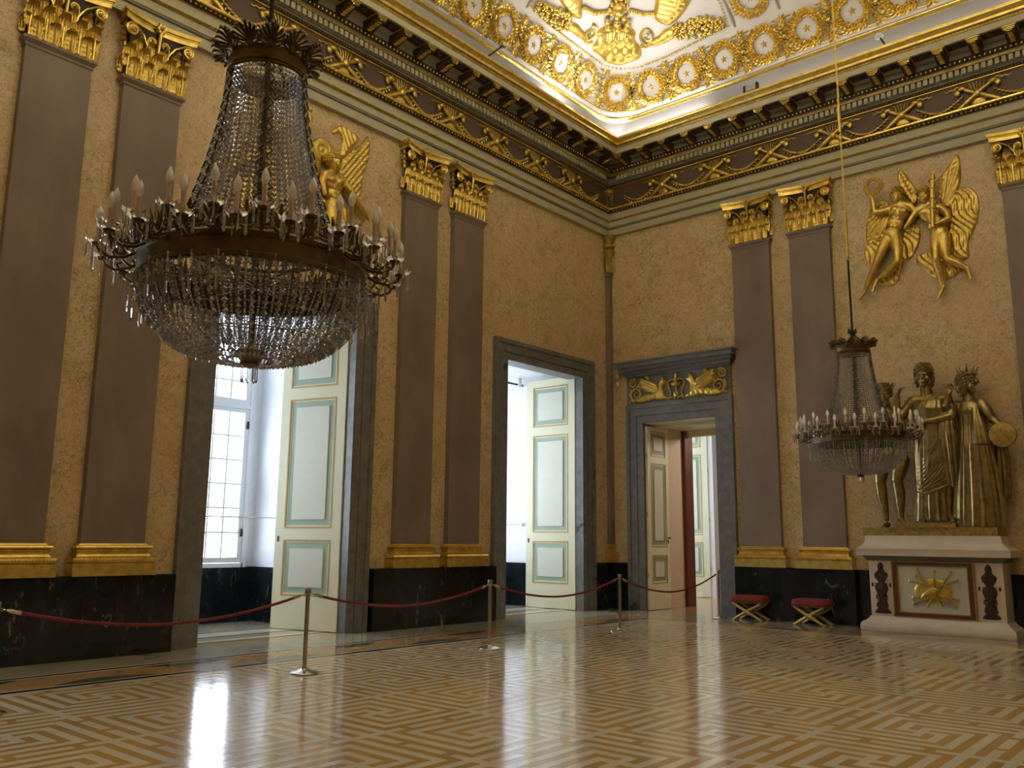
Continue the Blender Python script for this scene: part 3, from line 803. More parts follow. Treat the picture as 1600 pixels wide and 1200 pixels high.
for x, y, s in ((1.7, -2.45, .12), (1.83, -2.21, .13), (1.98, -2.07, .12), (1.78, -2.6, .10), (1.9, -2.36, .13), (2.08, -2.16, .11), (2.0, -2.5, .1), (2.1, -2.34, .1)):
    B.blob(tuple(V(x, y, .1)), (s*.8, s*.8, s*.8), 8, 6)
B.build('fruit', crest, smooth=70)
B = mb('gilding_bright'); c = V(2.16, -2.66, .12); B.blob(tuple(c), (.16, .16, .2), 10, 7)
for k in range(10): a = k/10*2*pi; B.blob(tuple(V(2.16+.2*cos(a), -2.66+.2*sin(a), .08)), (.06, .06, .06), 6, 4)
for k in range(12): B.blob(tuple(V(2.3+.08*k, -2.8-.08*k+.1*(k % 2), .05)), (.07, .07, .07), 6, 4)
B.build('mask', crest, smooth=70)
def vspiral(B, cx, cy, r0, turns, st, d, rad=.035, n=30):
    B.tube([V(cx+d*r0*(1-.85*t/n)*cos(st+2*pi*turns*t/n), cy+r0*(1-.85*t/n)*sin(st+2*pi*turns*t/n), .05) for t in range(n+1)], [rad*(1-.5*t/n) for t in range(n+1)], 6)
B = mb('gilding_bright')
vspiral(B, 1.40, -2.74, .17, 1.6, -.6, 1); B.tube([V(1.3, -2.5, .05), V(1.24, -2.62, .06), V(1.26, -2.75, .05)], .035); B.build('scroll', crest)
B = mb('gilding_bright'); vspiral(B, 2.28, -1.60, .19, 1.6, 2.2, 1); B.tube([V(2.0, -1.5, .05), V(2.15, -1.42, .06), V(2.3, -1.44, .05)], .035); B.build('scroll', crest)
vrel('acanthus_arm', [(1.25, -2.62), (1.24, -3.06), (1.24, -3.36), (1.36, -3.45), (1.43, -3.2), (1.36, -2.9), (1.4, -2.7)], .07, .1, .03, lambda u, v: .012*sin(v*40+u*30))
vrel('acanthus_arm', [(2.07, -1.40), (2.5, -1.32), (2.93, -1.36), (3.02, -1.55), (2.75, -1.6), (2.5, -1.5), (2.2, -1.52)], .07, .1, .03, lambda u, v: .012*sin(u*40+v*30))
def cluster(poly, n, seed):
    rnd = random.Random(seed); B = mb('gilding_bright'); xs = [p[0] for p in poly]; ys = [p[1] for p in poly]; k = 0
    while k < n:
        x, y = rnd.uniform(min(xs), max(xs)), rnd.uniform(min(ys), max(ys))
        if inside(poly, x, y): s = rnd.uniform(.035, .065); B.blob(tuple(V(x, y, rnd.uniform(.01, .07))), (s, s, s*.8), 6, 3); k += 1
    B.build('foliage', crest, smooth=70)
cluster([(1.18, -4.5), (1.33, -4.5), (1.42, -4.04), (1.50, -3.49), (1.25, -3.33), (1.17, -3.56), (1.16, -4.01)], 150, 1)
cluster([(2.95, -1.6), (3.6, -1.55), (4.04, -1.40), (4.06, -1.22), (3.35, -1.19), (2.9, -1.3)], 150, 2)
feath = lambda u, v: .035*abs(sin((u*1.3+v)*22+2*sin(u*30)))
vrel('eagle', [(1.46, -3.31), (1.57, -3.21), (1.72, -3.5), (2.0, -3.6), (2.4, -3.9), (2.3, -4.3), (1.9, -4.4), (1.60, -4.25), (1.5, -3.8)], .13, .2, .035, feath)
vrel('eagle', [(2.62, -1.92), (2.68, -1.72), (2.94, -1.58), (3.5, -1.80), (3.8, -2.1), (3.7, -2.6), (3.3, -2.7), (2.95, -2.3)], .13, .2, .035, feath)
for pts in (((1.7, -3.39), (1.75, -3.01), (1.92, -2.75)), ((2.28, -2.36), (2.47, -2.09), (2.74, -1.95))):
    B = mb('gilding_bright')
    for i, (x, y) in enumerate(dens(list(pts), .05)): B.blob(tuple(V(x, y, .05)), (.045+.01*(i % 2),)*3, 6, 4)
    B.build('garland', crest, smooth=70)
# small fixtures standing on the cornice
def cart(name, label, cat, loc, build):
    r = thing(name, label, cat, loc); build(r); return r
r = thing('cornice_floodlight', 'small dark floodlight bracket standing on the cornice of the end wall', 'light', (4.45, -.85, 11.33))
for q in (-.145, .145): B = mb('iron'); B.box(q-.025, q+.025, -.06, .02, 0, .22); B.build('bracket', r, smooth=0)
B = mb('vault_grey'); B.box(-.12, .12, -.05, .01, .08, .2); B.build('lamp_housing', r, smooth=0)
r = thing('cornice_spotlight', 'small white spotlight on a short arm above the end wall cornice', 'light', (7.32, -.85, 11.33))
B = mb('iron'); B.tube([(0, 0, 0), (-.03, 0, .12), (-.10, 0, .27)], .018, 6); B.build('arm', r)
B = mb('window_paint'); B.lathe([(.02, 0), (.07, .02), (.09, .06), (.06, .10), (.01, .11)], 12, (-.12, 0, .25)); B.build('lamp_head', r)
r = thing('cornice_sensor_arm', 'thin metal arm sticking up from the cornice over the window wall', 'bracket', (.9, -5.70, 11.33))
B = mb('iron'); B.tube([(0, 0, 0), (.02, .22, .22), (.03, .50, .50)], .02, 6); B.build('arm', r)
B = mb('steel'); B.box(-.02, .10, .44, .56, .48, .55); B.build('tip', r, smooth=0)
# ------------------------------------------------------------------ pilasters with gilded bases and capitals
def rectsweep(B, w, d, prof):      # rings round the three free sides of a wall pilaster
    B.loft([[(-w/2-o, -.001, z), (-w/2-o, -d-o, z), (w/2+o, -d-o, z), (w/2+o, -.001, z)] for o, z in prof])
def acanthus(B, x, z, w, h, y0=-.12, out=.12, lobes=5):
    nu, nv = 18, 20; v = []; f = []
    for j in range(nv+1):
        t = j/nv; wd = w*.5*(.75+.35*sin(pi*min(1, t*1.15)))*(1 if t < .8 else (1-t)/.2*.8+.2)
        wd *= 1+.16*abs(sin(t*pi*lobes))-.08
        yy = -out*(.22*t+.9*max(0, (t-.66)/.34)**2); zz = h*t if t < .82 else h*(.82+.10*sin((t-.82)/.18*pi*.8))-(t-.82)*h*.35
        for i in range(nu+1):
            s = i/nu*2-1; ridge = .030*(1-abs(s))**2+.009*cos(s*pi*6)*(.4+t)+.003*sin(t*pi*2*lobes)
            v.append((x+wd*s, y0+yy-ridge-.01, z+zz-.02*abs(s)*t))
    for j in range(nv):
        for i in range(nu): a = j*(nu+1)+i; f.append((a, a+1, a+nu+2, a+nu+1))
    B.add(v, f)
    B.blob((x, y0-out-.025, z+h*.79), (w*.24, .035, h*.045), 8, 4); B.blob((x, y0-out-.02, z+h*.86), (w*.12, .025, h*.03), 6, 4)
pil = bpy.data.objects.new('pilaster', None); COL.objects.link(pil); pil.empty_display_size = .1
B = mb('pilaster_stone'); B.box(-.44, .44, -.12, -.001, 1.49, 8.10); B.build('shaft', pil, smooth=0)
B = mb('pilaster_stone'); rectsweep(B, .88, .12, [(0, 8.09), (.015, 8.11), (.015, 8.14), (.04, 8.17), (.055, 8.19), (.055, 8.225), (.03, 8.235), (0, 8.24)]); B.build('astragal', pil, smooth=0)
B = mb('gilding_bright'); rectsweep(B, .88, .12, [(.13, 1.072), (.13, 1.235), (.125, 1.24)]); bs = B.build('base', pil, smooth=0)
B = mb('gilding_bright'); rectsweep(B, .88, .12, [(.10, 1.238), (.128, 1.25), (.138, 1.28), (.128, 1.31), (.10, 1.322), (.07, 1.33), (.05, 1.36), (.05, 1.39), (.07, 1.405), (.075, 1.42)]); 
for i in range(28): B.octa((-.56+1.12*i/27, -.26, 1.28), .017, .026)
B.build('lower_torus', bs, smooth=30)
B = mb('gilding_bright'); rectsweep(B, .88, .12, [(.06, 1.42), (.085, 1.435), (.09, 1.45), (.08, 1.468), (.04, 1.475), (.02, 1.50)]); B.build('upper_torus', bs, smooth=30)
# capital
B = mb('bronze_and_shade'); B.loft([[(-w/2, -.001, z), (-w/2, -d, z), (w/2, -d, z), (w/2, -.001, z)] for w, d, z in ((.80, .11, 8.235), (.80, .11, 8.7), (.84, .13, 8.95), (.92, .17, 9.06))])  # bell coloured dark to paint in the shaded recess behind the leaves
cap = B.build('capital', pil, smooth=30)
for x in (-.43, -.22, 0, .22, .43):
    B = mb('gilding_bright'); B.tube([(x, -.14, 8.25), (x, -.15, 8.4), (x, -.165, 8.56)], .013, 6); B.build('stem', cap)
for x in (-.33, -.11, .11, .33):
    B = mb('gilding'); acanthus(B, x, 8.245, .21, .34, -.115, .09); B.build('acanthus_leaf', cap, smooth=80)
for x in (-.41, -.21, 0, .21, .41):
    B = mb('gilding'); acanthus(B, x, 8.38, .20, .40, -.115, .15); B.build('acanthus_leaf', cap, smooth=80)
for x in (-.30, -.11, .11, .30):
    B = mb('gilding'); acanthus(B, x, 8.58, .15, .34, -.12, .10); B.build('acanthus_leaf', cap, smooth=80)
for s in (-1, 1):
    B = mb('gilding'); acanthus(B, s*.46, 8.30, .16, .30, -.03, .12); B.build('acanthus_leaf', cap, smooth=80)
for s in (-1, 1):
    B = mb('gilding_bright')
    P = [(s*.14, -.15, 8.66), (s*.17, -.17, 8.80), (s*.25, -.20, 8.93), (s*.36, -.235, 9.00)]
    P += [(s*(.435-.0)+s*.095*(1-.78*t/26)*cos(1.9-2*pi*1.9*t/26), -.25-.012*t/26, 8.925+.095*(1-.78*t/26)*sin(1.9-2*pi*1.9*t/26)) for t in range(27)]
    B.tube(P, [.016]*4+[.024*(1-.35*t/26) for t in range(27)], 6); B.blob((s*.435, -.27, 8.925), (.03, .03, .03), 7, 5)
    B.build('corner_volute', cap)
    B = mb('gilding')
    P = [(s*.16, -.15, 8.66), (s*.17, -.16, 8.80)]+[(s*(.10)+s*.065*(1-.75*t/20)*cos(.4+2*pi*1.5*t/20), -.18-.01*t/20, 8.90+.065*(1-.75*t/20)*sin(.4+2*pi*1.5*t/20)) for t in range(21)]
    B.tube(P, .015, 6); B.build('inner_volute', cap)
    B = mb('gilding')     # side face knobs and leaf tips seen in profile
    for z, r_ in ((8.98, .045), (8.88, .06), (8.79, .055)): B.blob((s*.50, -.10, z), (r_*.9, .07, r_*.45), 8, 4)
    B.tube([(s*.49, -.09, 9.08), (s*.485, -.09, 8.95), (s*.47, -.09, 8.7)], [.03, .02, .03], 6)
    B.build('side_knob', cap)
def abac(B, z0, z1, e):
    n = 12; fr_ = []
    for i in range(n+1):
        t = i/n*2-1; fr_.append((t*(.565+e), -.30-e+.12*(1-t*t)))
    ring = [(-.54-e, -.001)]+fr_+[(.54+e, -.001)]
    B.loft([[(x, y, z0) for x, y in ring], [(x*1.0, y, z1) for x, y in ring]])
B = mb('gilding_bright'); abac(B, 9.06, 9.13, -.01); B.use('gilding'); abac(B, 9.13, 9.16, .0); abac(B, 9.16, 9.22, .025); ab = B.build('abacus', cap, smooth=30)
B = mb('gilding')
for k in range(6): B.blob((.05*cos(k*pi/3), -.225, 9.14+.055*sin(k*pi/3)), (.036, .03, .036), 6, 4)
B.blob((0, -.26, 9.14), (.03, .03, .03), 7, 5); B.tube([(0, -.16, 8.72), (0, -.2, 8.9), (0, -.22, 9.08)], [.03, .022, .03], 6); B.build('fleuron', ab)

pls = [(('l', -5.25), 'brown pilaster between the two open window doorways, the one nearer the corner', 0),
       (('l', -6.60), 'brown pilaster between the two open window doorways, the one nearer the large chandelier', 0),
       (('l', -12.15), 'brown pilaster directly left of the doorway behind the large chandelier', 0),
       (('l', -13.49), 'leftmost brown pilaster on the window wall at the edge of the photo', 0),
       (('b', 3.92), 'brown pilaster just right of the doorway with the gilded overdoor', 0),
       (('b', 5.27), 'brown pilaster behind the small chandelier on the end wall', 0),
       (('b', 9.42), 'brown pilaster right of the statues, cut by the right edge of the photo', 0),
       (('b', 10.77), 'brown pilaster farthest right on the end wall, beyond the photo edge', 0)]
for i, ((w_, c), lb, _) in enumerate(pls):
    o = pil if i == 0 else dup(pil)
    tag(o, lb, 'pilaster', 'pilasters with gilded capitals')
    o.location = (0, c, 0) if w_ == 'l' else (c, 0, 0); o.rotation_euler = (0, 0, LEFT if w_ == 'l' else 0)
# slim pilaster in the corner
r = thing('corner_pilaster', 'slim dark pilaster squeezed into the room corner with gilded base and capital', 'pilaster', (0, 0, 0))
B = mb('pilaster_stone'); B.box(.0, .13, -.13, 0, 1.5, 8.2); B.box(0, .16, -.16, 0, 8.17, 8.24); B.build('shaft', r, smooth=0)
B = mb('gilding'); B.box(0, .24, -.24, 0, 1.072, 1.24); B.box(0, .21, -.21, 0, 1.24, 1.33); B.box(0, .17, -.17, 0, 1.33, 1.42); B.box(0, .19, -.19, 0, 1.42, 1.5); B.build('base', r, smooth=0)
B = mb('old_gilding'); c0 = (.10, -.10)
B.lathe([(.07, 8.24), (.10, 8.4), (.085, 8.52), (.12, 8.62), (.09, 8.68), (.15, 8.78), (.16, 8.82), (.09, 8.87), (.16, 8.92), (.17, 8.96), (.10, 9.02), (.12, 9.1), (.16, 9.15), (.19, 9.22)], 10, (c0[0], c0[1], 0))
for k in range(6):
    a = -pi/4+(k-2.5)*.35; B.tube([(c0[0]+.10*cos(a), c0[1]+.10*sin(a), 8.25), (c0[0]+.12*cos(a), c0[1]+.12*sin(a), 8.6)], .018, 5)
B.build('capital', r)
# ------------------------------------------------------------------ the two crystal chandeliers
CH = thing('chandelier', 'large crystal chandelier hanging close by in the upper left', 'chandelier', (7.34, -14.77, 0), 0, 'crystal chandeliers')
# bronze crown
B = mb('dark_bronze')
for (r0, z0), (r1, z1) in (((.245, 4.635), (.262, 4.65)), ((.262, 4.65), (.262, 4.665)), ((.262, 4.665), (.248, 4.675)), ((.248, 4.675), (.256, 4.73)), ((.256, 4.73), (.268, 4.745)), ((.268, 4.745), (.26, 4.755))):
    B.lathe([(r0, z0), (r1, z1)], 36, cap=False)
for (r0, z0), (r1, z1) in (((.235, 4.635), (.235, 4.755)),): B.lathe([(r0, z0), (r1, z1)], 36, cap=False)
for k in range(3):
    a = 2*pi*k/3; B.tube([(.25*cos(a), .25*sin(a), 4.76), (.12*cos(a), .12*sin(a), 4.86), (.02*cos(a), .02*sin(a), 4.95)], .012, 6)
crown = B.build('crown', CH)
P = mb('dark_bronze')          # palmette: fan of lobes, leaning outward
for k in range(-4, 5):
    a = k*.30; L = .135-.010*abs(k)
    P.tube([(0, 0, .015), (.45*L*sin(a)*.8, -.015, .015+.45*L*cos(a)), (.85*L*sin(a), -.035, .015+.85*L*cos(a)), (L*sin(a), -.06, .015+L*cos(a)*.98), (L*sin(a)*1.02, -.075, .015+L*cos(a)*.86)], [.006, .0075, .011, .010, .005], 5)
P.blob((0, -.01, .02), (.03, .015, .03), 6, 4)
for s in (-1, 1): P.tube([(0, 0, 0), (s*.05, -.01, .015), (s*.085, -.015, .05), (s*.06, -.015, .07)], .008, 5)
pm = P.mesh('palmette', 60)
for k in range(12):
    a = 2*pi*k/12; o = link('palmette', pm, CH, (.255*cos(a), .255*sin(a), 4.735), rot=(.38, 0, a+pi/2))
# suspension
B = mb('iron'); B.tube([(0, 0, 4.93), (0, 0, 6.25)], .016, 8); B.blob((0, 0, 4.98), (.05, .05, .07), 8, 6)
B.tube([(-.05, 0, 5.05), (-.06, 0, 4.99), (0, 0, 4.95), (.06, 0, 4.99), (.05, 0, 5.05)], .012, 6); B.build('lower_rod', CH)
B = mb('gilding'); B.tube([(.045, 0, 6.25), (.02, 0, 6.2), (-.02, 0, 6.25)], .018, 6)
for z0, z1 in ((6.25, 6.55), (6.52, 7.0), (8.45, 8.95)): B.tube([(.0, 0, z0), (0, 0, (z0+z1)/2), (0, 0, z1)], [.02, .03, .02], 8)
for x in (-.008, .008): B.tube([(x, 0, 6.5), (x, 0, 14.42)], .006, 6)
B.build('upper_rod', CH)
# inner bronze frame and strands of the neck
def neck_r(z):
    t = (z-3.45)/(4.64-3.45); return .255+.245*max(0, 1-t)**1.7
B = mb('dark_bronze')
for k in range(6):
    a = 2*pi*(k+.5)/6
    zs = [3.42+i*(4.66-3.42)/16 for i in range(17)]
    B.tube([((neck_r(z)+.004)*cos(a), (neck_r(z)+.004)*sin(a), z) for z in zs], .007, 5)
    for i in range(13):      # pierced scrolls up the rib
        z = 3.50+i*.088
        for s in (-1, 1):
            B.tube([((neck_r(z)+.012)*cos(a+s*.02), (neck_r(z)+.012)*sin(a+s*.02), z), ((neck_r(z)+.018)*cos(a+s*.12), (neck_r(z)+.018)*sin(a+s*.12), z+.03), ((neck_r(z)+.012)*cos(a+s*.03), (neck_r(z)+.012)*sin(a+s*.03), z+.07)], .0065, 4)
for rr, z in ((.50, 3.45), (.254, 4.63)): B.tube([(rr*cos(2*pi*i/40), rr*sin(2*pi*i/40), z) for i in range(40)], .012, 6, closed=True)
B.tube([(0, 0, 2.75), (0, 0, 4.95)], .02, 8)
B.build('neck_frame', CH)
ns = 60
B = mb('crystal'); nb = 33; B.tube([(neck_r(4.6-1.14*i/12), 0, 4.6-1.14*i/12) for i in range(13)], .0015, 3)
for i in range(nb):
    z = 4.60-i*(1.14/(nb-1)); B.octa((neck_r(z), 0, z), .0125+.010*(i/nb), .019)
    B.octa((neck_r(z), (.013+.008*i/nb)*(1 if i % 2 else -1), z-.01), .006, .009)
nm = B.mesh('neck_strand', 0)
for k in range(ns): link('neck_strand', nm, CH, rz=2*pi*k/ns)
# bronze hoop
B = mb('dark_bronze')
for pr in ([(.70, 3.17), (.715, 3.18), (.715, 3.20), (.70, 3.21), (.70, 3.29), (.715, 3.30), (.72, 3.325), (.705, 3.34)], [(.68, 3.17), (.68, 3.34)]): B.lathe(pr, 72, cap=False)
B.lathe([(.68, 3.17), (.70, 3.17)], 72, cap=False); B.lathe([(.68, 3.34), (.705, 3.34)], 72, cap=False)
for k in range(6): 
    a = 2*pi*k/6; B.tube([(.69*cos(a), .69*sin(a), 3.33), (.60*cos(a), .60*sin(a), 3.42), (.50*cos(a), .50*sin(a), 3.45)], .012, 6); B.tube([(0, 0, 3.2), (.69*cos(a), .69*sin(a), 3.24)], .01, 5)
hoop = B.build('hoop', CH)
F = mb('dark_bronze')          # pierced cresting unit above the hoop
for s in (-1, 1):
    F.tube([(s*.055+s*.035*(1-.7*t/14)*cos(pi-2*pi*1.3*t/14), 0, .05+.035*(1-.7*t/14)*sin(pi-2*pi*1.3*t/14)) for t in range(15)], .007, 5)
    F.tube([(0, 0, 0), (s*.03, 0, .02), (s*.09, 0, .01)], .008, 5)
for a in (-.5, 0, .5): F.tube([(0, 0, .02), (.06*sin(a), -.01, .08), (.10*sin(a), -.02, .125)], [.009, .013, .004], 5)
F.v = [(x*1.35, y, z*1.35) for x, y, z in F.v]; fm = F.mesh('cresting', 60)
for k in range(24):
    a = 2*pi*(k+.5)/24; link('cresting', fm, CH, (.715*cos(a), .715*sin(a), 3.33), rot=(0, 0, a+pi/2))
# bowl of strung crystals
def bowl(t):      # t 0 at the hoop, 1 at the bottom
    a = t*pi/2; return .68*max(cos(a), 0)**.6+.025, 3.17-.46*sin(a)**1.25
for kind in range(2):
    pass
B = mb('crystal'); nbw = 23
pts = [bowl(i/(nbw-.3)) for i in range(nbw)]; B.tube([(r_, 0, z) for r_, z in pts], .002, 3)
for i, (r_, z) in enumerate(pts):
    s = .009+.0155*(r_/.70)
    if i % 2: B.octa((r_, 0, z), s*.95, s*1.05)
    else: B.octa((r_, 0, z), s*.8, s*.8); B.octa((r_+.004, 0, z), s*.55, s*1.1)
bmesh_ = B.mesh('bowl_strand', 0)
nbs = 52
for k in range(nbs): link('bowl_strand', bmesh_, CH, rz=2*pi*(k+.25)/nbs)
B = mb('crystal')            # small beads strung between the strands
pts = [bowl((i+.5)/40) for i in range(34)]; B.tube([(r_*1.012, 0, z) for r_, z in pts], .0015, 3)
for i, (r_, z) in enumerate(pts): B.octa((r_*1.012, 0, z), .006+.005*r_, .010)
b2 = B.mesh('bead_chain', 0)
for k in range(nbs): link('bead_chain', b2, CH, rz=2*pi*(k+.75)/nbs)
B = mb('dark_bronze')
for k in range(26):
    a = 2*pi*k/26; B.tube([((bowl(t/12)[0]-.02)*cos(a), (bowl(t/12)[0]-.02)*sin(a), bowl(t/12)[1]+.01) for t in range(12)], .004, 4)
for t in (.2, .4, .6, .8): r_, z = bowl(t); B.tube([((r_-.02)*cos(2*pi*i/36), (r_-.02)*sin(2*pi*i/36), z+.01) for i in range(36)], .004, 4, closed=True)
B.build('bowl_wires', CH)
B = mb('dark_bronze'); B.lathe([(.02, 2.80), (.09, 2.77), (.10, 2.74), (.07, 2.72), (.055, 2.70), (.06, 2.68), (.03, 2.665), (.0, 2.66)], 16, cap=False); fin = B.build('finial', CH)
PR_ = mb('crystal')
PR_.loft([[(w*cos(2*pi*j/6), w*.5*sin(2*pi*j/6), z) for j in range(6)] for w, z in ((.004, 0), (.009, -.014), (.0095, -.09), (.012, -.10), (.004, -.118))])
prm = PR_.mesh('prism', 0)
for k in range(7):
    a = 2*pi*k/7; link('prism', prm, fin, (.045*cos(a), .045*sin(a), 2.685), rz=a)
# candle arms: two lights each
AR = mb('dark_bronze')
AR.tube([(0, 0, 0), (.04, 0, -.02), (.10, 0, -.015), (.145, 0, .02), (.15, 0, .06)], [.009, .010, .010, .010, .012], 6)
AR.tube([(.05, 0, -.03), (.08, 0, .02), (.06, 0, .045), (.045, 0, .02)], .008, 5)
AR.lathe([(.012, .055), (.03, .06), (.036, .075), (.02, .085)], 10, (.15, 0, 0))
arm_hi = AR.mesh('candle_arm', 50)
AR = mb('dark_bronze')
AR.tube([(0, 0, -.03), (.06, 0, -.07), (.14, 0, -.085), (.20, 0, -.055), (.215, 0, -.02)], [.008, .010, .010, .010, .011], 6)
AR.tube([(.1, 0, -.10), (.13, 0, -.05), (.10, 0, -.03)], .008, 5)
AR.lathe([(.012, -.03), (.03, -.025), (.036, -.01), (.02, 0)], 10, (.215, 0, 0))
arm_lo = AR.mesh('candle_arm', 50)
D = mb('crystal'); v = []; n = 24
for r_, z, w in ((.018, 0, 0), (.03, -.004, .0), (.05, .002, .006), (.064, .014, .012)):
    v.append([((r_*(1+.10*cos(8*2*pi*j/n)*(r_ > .03)))*cos(2*pi*j/n), (r_*(1+.10*cos(8*2*pi*j/n)*(r_ > .03)))*sin(2*pi*j/n), z+w*cos(8*2*pi*j/n)) for j in range(n)])
D.loft(v, cap=False); v2 = [[(x, y, z-.005) for x, y, z in r_] for r_ in v]; D.loft(v2, cap=False)
dpm = D.mesh('drip_pan', 60)
K = mb('candle_sleeve'); K.lathe([(.0135, 0), (.0135, .115)], 10); K.lathe([(.018, 0), (.018, .008)], 10); km = K.mesh('candle', 40)
U = mb('bulb_glass'); U.lathe([(.010, 0), (.014, .009), (.0225, .032), (.023, .046), (.017, .072), (.007, .094), (.001, .106)], 12); um = U.mesh('bulb', 70)
for k in range(20):
    a = 2*pi*(k+.3)/20
    for hi, me, rx, rz_, off in ((1, arm_hi, .15, .085, 0), (0, arm_lo, .215, .0, pi/20)):
        if not hi and k % 2 and False: continue
        A = link('candle_arm', me, CH, (.71*cos(a+off), .71*sin(a+off), 3.34), rot=(0, 0, a+off))
        link('drip_pan', dpm, A, (rx, 0, rz_)); link('candle', km, A, (rx, 0, rz_+.005)); link('bulb', um, A, (rx, 0, rz_+.12))
        for q in range(4):
            b = q*pi/2+.4; link('prism', prm, A, (rx+.058*cos(b), .058*sin(b), rz_+.004), rz=b)
# long hanging prisms under the hoop on the outside
LP = mb('crystal')
for i in range(9): LP.octa((0, 0, -.01-i*.018), .008, .010)
LP.loft([[(w*cos(2*pi*j/6), w*.6*sin(2*pi*j/6), z) for j in range(6)] for w, z in ((.004, -.165), (.012, -.18), (.014, -.24), (.004, -.262))])
lpm = LP.mesh('long_drop', 0)
for k in range(30):
    a = 2*pi*k/30; link('long_drop', lpm, CH, (.745*cos(a), .745*sin(a), 3.20), rz=a)
ch2 = dup(CH, (7.34, -3.82, -.05), .35, 'crystal chandelier hanging farther away, before the pilaster left of the statues')
# ------------------------------------------------------------------ figures (bronze statues and wall reliefs)
def capsule(B, a, b, ra, rb, n=12, flat=1.0):
    a = Vector(a); b = Vector(b); d = b-a; L = max(d.length, 1e-6); z = d/L
    x = z.orthogonal().normalized(); y = z.cross(x); rings = []
    for k in range(1, 5): t = -pi/2+k*pi/8; rings.append((a+z*(ra*sin(t)), ra*cos(t)))
    for k in range(0, 4): t = k*pi/8; rings.append((b+z*(rb*sin(t)), rb*cos(t)))
    B.loft([[tuple(c+(x*cos(2*pi*j/n)+y*sin(2*pi*j/n))*r) for j in range(n)] for c, r in rings])
def chain(B, pts, rads, n=12):
    for i in range(len(pts)-1): capsule(B, pts[i], pts[i+1], rads[i], rads[i+1], n)
def ell(B, c, r, rot=None, n=16, k=10):
    M = Matrix.Translation(Vector(c)) @ (rot or Matrix.Identity(4)); B.blob((0, 0, 0), r, n, k, M=M)
def head(B, c, h, yaw=0., tilt=0., nod=0., beard=False):
    """c centre of the head, h its height; faces -y"""
    M = Matrix.Translation(Vector(c)) @ Matrix.Rotation(yaw, 4, 'Z') @ Matrix.Rotation(tilt, 4, 'Y') @ Matrix.Rotation(nod, 4, 'X')
    e = lambda p, r, n=14, k=9: B.blob(tuple(v*h for v in p), tuple(v*h for v in r), n, k, M=M)
    e((0, .05, .10), (.34, .40, .40)); e((0, -.08, -.14), (.25, .27, .34)); e((0, -.20, -.38), (.13, .12, .11))
    e((0, -.33, .10), (.24, .05, .05)); 
    for s in (-1, 1):
        e((s*.19, -.26, -.10), (.10, .09, .10)); e((s*.12, -.335, .03), (.062, .04, .034)); e((s*.14, -.345, .10), (.10, .03, .022)); e((s*.33, .02, -.03), (.04, .07, .10))
    B.add([tuple(v*h for v in p) for p in ((-.035, -.32, .08), (.035, -.32, .08), (-.07, -.34, -.14), (.07, -.34, -.14), (0, -.46, -.12), (0, -.37, .06))],
          [(0, 1, 5), (0, 5, 4, 2), (5, 1, 3, 4), (2, 4, 3), (0, 2, 3, 1)], M)
    e((0, -.345, -.225), (.10, .05, .022)); e((0, -.335, -.28), (.08, .05, .028))
    if beard:
        for k in range(7): a = (k-3)*.33; e((.24*sin(a), -.30*cos(a)+.04, -.34-.08*cos(a)), (.09, .08, .14))
        e((0, -.36, -.20), (.12, .04, .03))
    return M
def hairmesh(c, h, M, kind, mat):
    B = mb(mat); rnd = random.Random(int(c[0]*100))
    e = lambda p, r: B.blob(tuple(v*h for v in p), tuple(v*h for v in r), 8, 5, M=M)
    rows = ((.15, .37, 9), (.28, .35, 9), (.40, .26, 7), (.50, .12, 4))
    e((0, .08, .16), (.375, .41, .40))
    for k in range(26):      # wavy locks swept back from the brow
        a = pi*(1.0+(k+.5)/26) if k % 2 == 0 else pi*(1.0+(k+.5)/26)
        for q in range(7):
            t = q/6*1.25; x = .375*cos(a)*cos(t*.95); y = .08+.41*sin(a)*cos(t*1.15); z = .20+.40*sin(min(t*1.1, pi/2))+.02*sin(q*2+k)
            e((x*1.03, y*1.03, z), (.04, .045, .032))
    for z, r_, n in ((.0, .37, 14), (.12, .385, 16), (.24, .38, 16)):
        for k in range(n):
            a = pi*(-.08+1.16*k/(n-1)); e((r_*cos(a), .07+(r_+.03)*sin(a), z+.02*(k % 2)), (.05, .06, .07))
    for k in range(22): a = 2*pi*k/22; e((.375*cos(a), .075+.415*sin(a), .30), (.05, .035, .03))
    if kind == 'bun':
        for k in range(5): e((.1*(k-2), .45, .05+.05*(k % 2)), (.13, .14, .14))
        for s in (-1, 1): e((s*.34, .15, -.15), (.10, .14, .2)); e((s*.30, .22, -.35), (.09, .12, .15))
    if kind == 'long':
        for s in (-1, 1):
            for k in range(4): e((s*(.36), .14, .05-.14*k), (.09, .12, .12))
    return B.mesh('hair', 80)
def hand(B, w, d, s=.1, curl=.5, side=1, down=Vector((0, -1, 0))):
    """palm at w pointing along d, five separate fingers; s = hand length"""
    w = Vector(w); d = Vector(d).normalized(); nrm = down-d*down.dot(d); nrm.normalize(); lat = d.cross(nrm)*side
    p1 = w+d*s*.5; 
    for q in (-1, 0, 1): capsule(B, w+lat*q*s*.08, p1+lat*q*s*.14, s*.11, s*.10, 8)
    for k, (L, o) in enumerate(((.40, -.24), (.48, -.08), (.45, .08), (.36, .23))):
        a = p1+lat*o*s; b = a+(d*cos(curl*.5)+nrm*sin(curl*.5))*s*L*.5; c = b+(d*cos(curl*1.6)+nrm*sin(curl*1.6))*s*L*.5
        capsule(B, a, b, s*.065, s*.055, 8); capsule(B, b, c, s*.055, s*.042, 8)
    a = w+d*s*.12-lat*s*.15; b = a+(d*.7-lat*.7+nrm*.3)*s*.28; c = b+(d*.95-lat*.15+nrm*.4)*s*.2
    capsule(B, a, b, s*.07, s*.06, 8); capsule(B, b, c, s*.06, s*.045, 8)
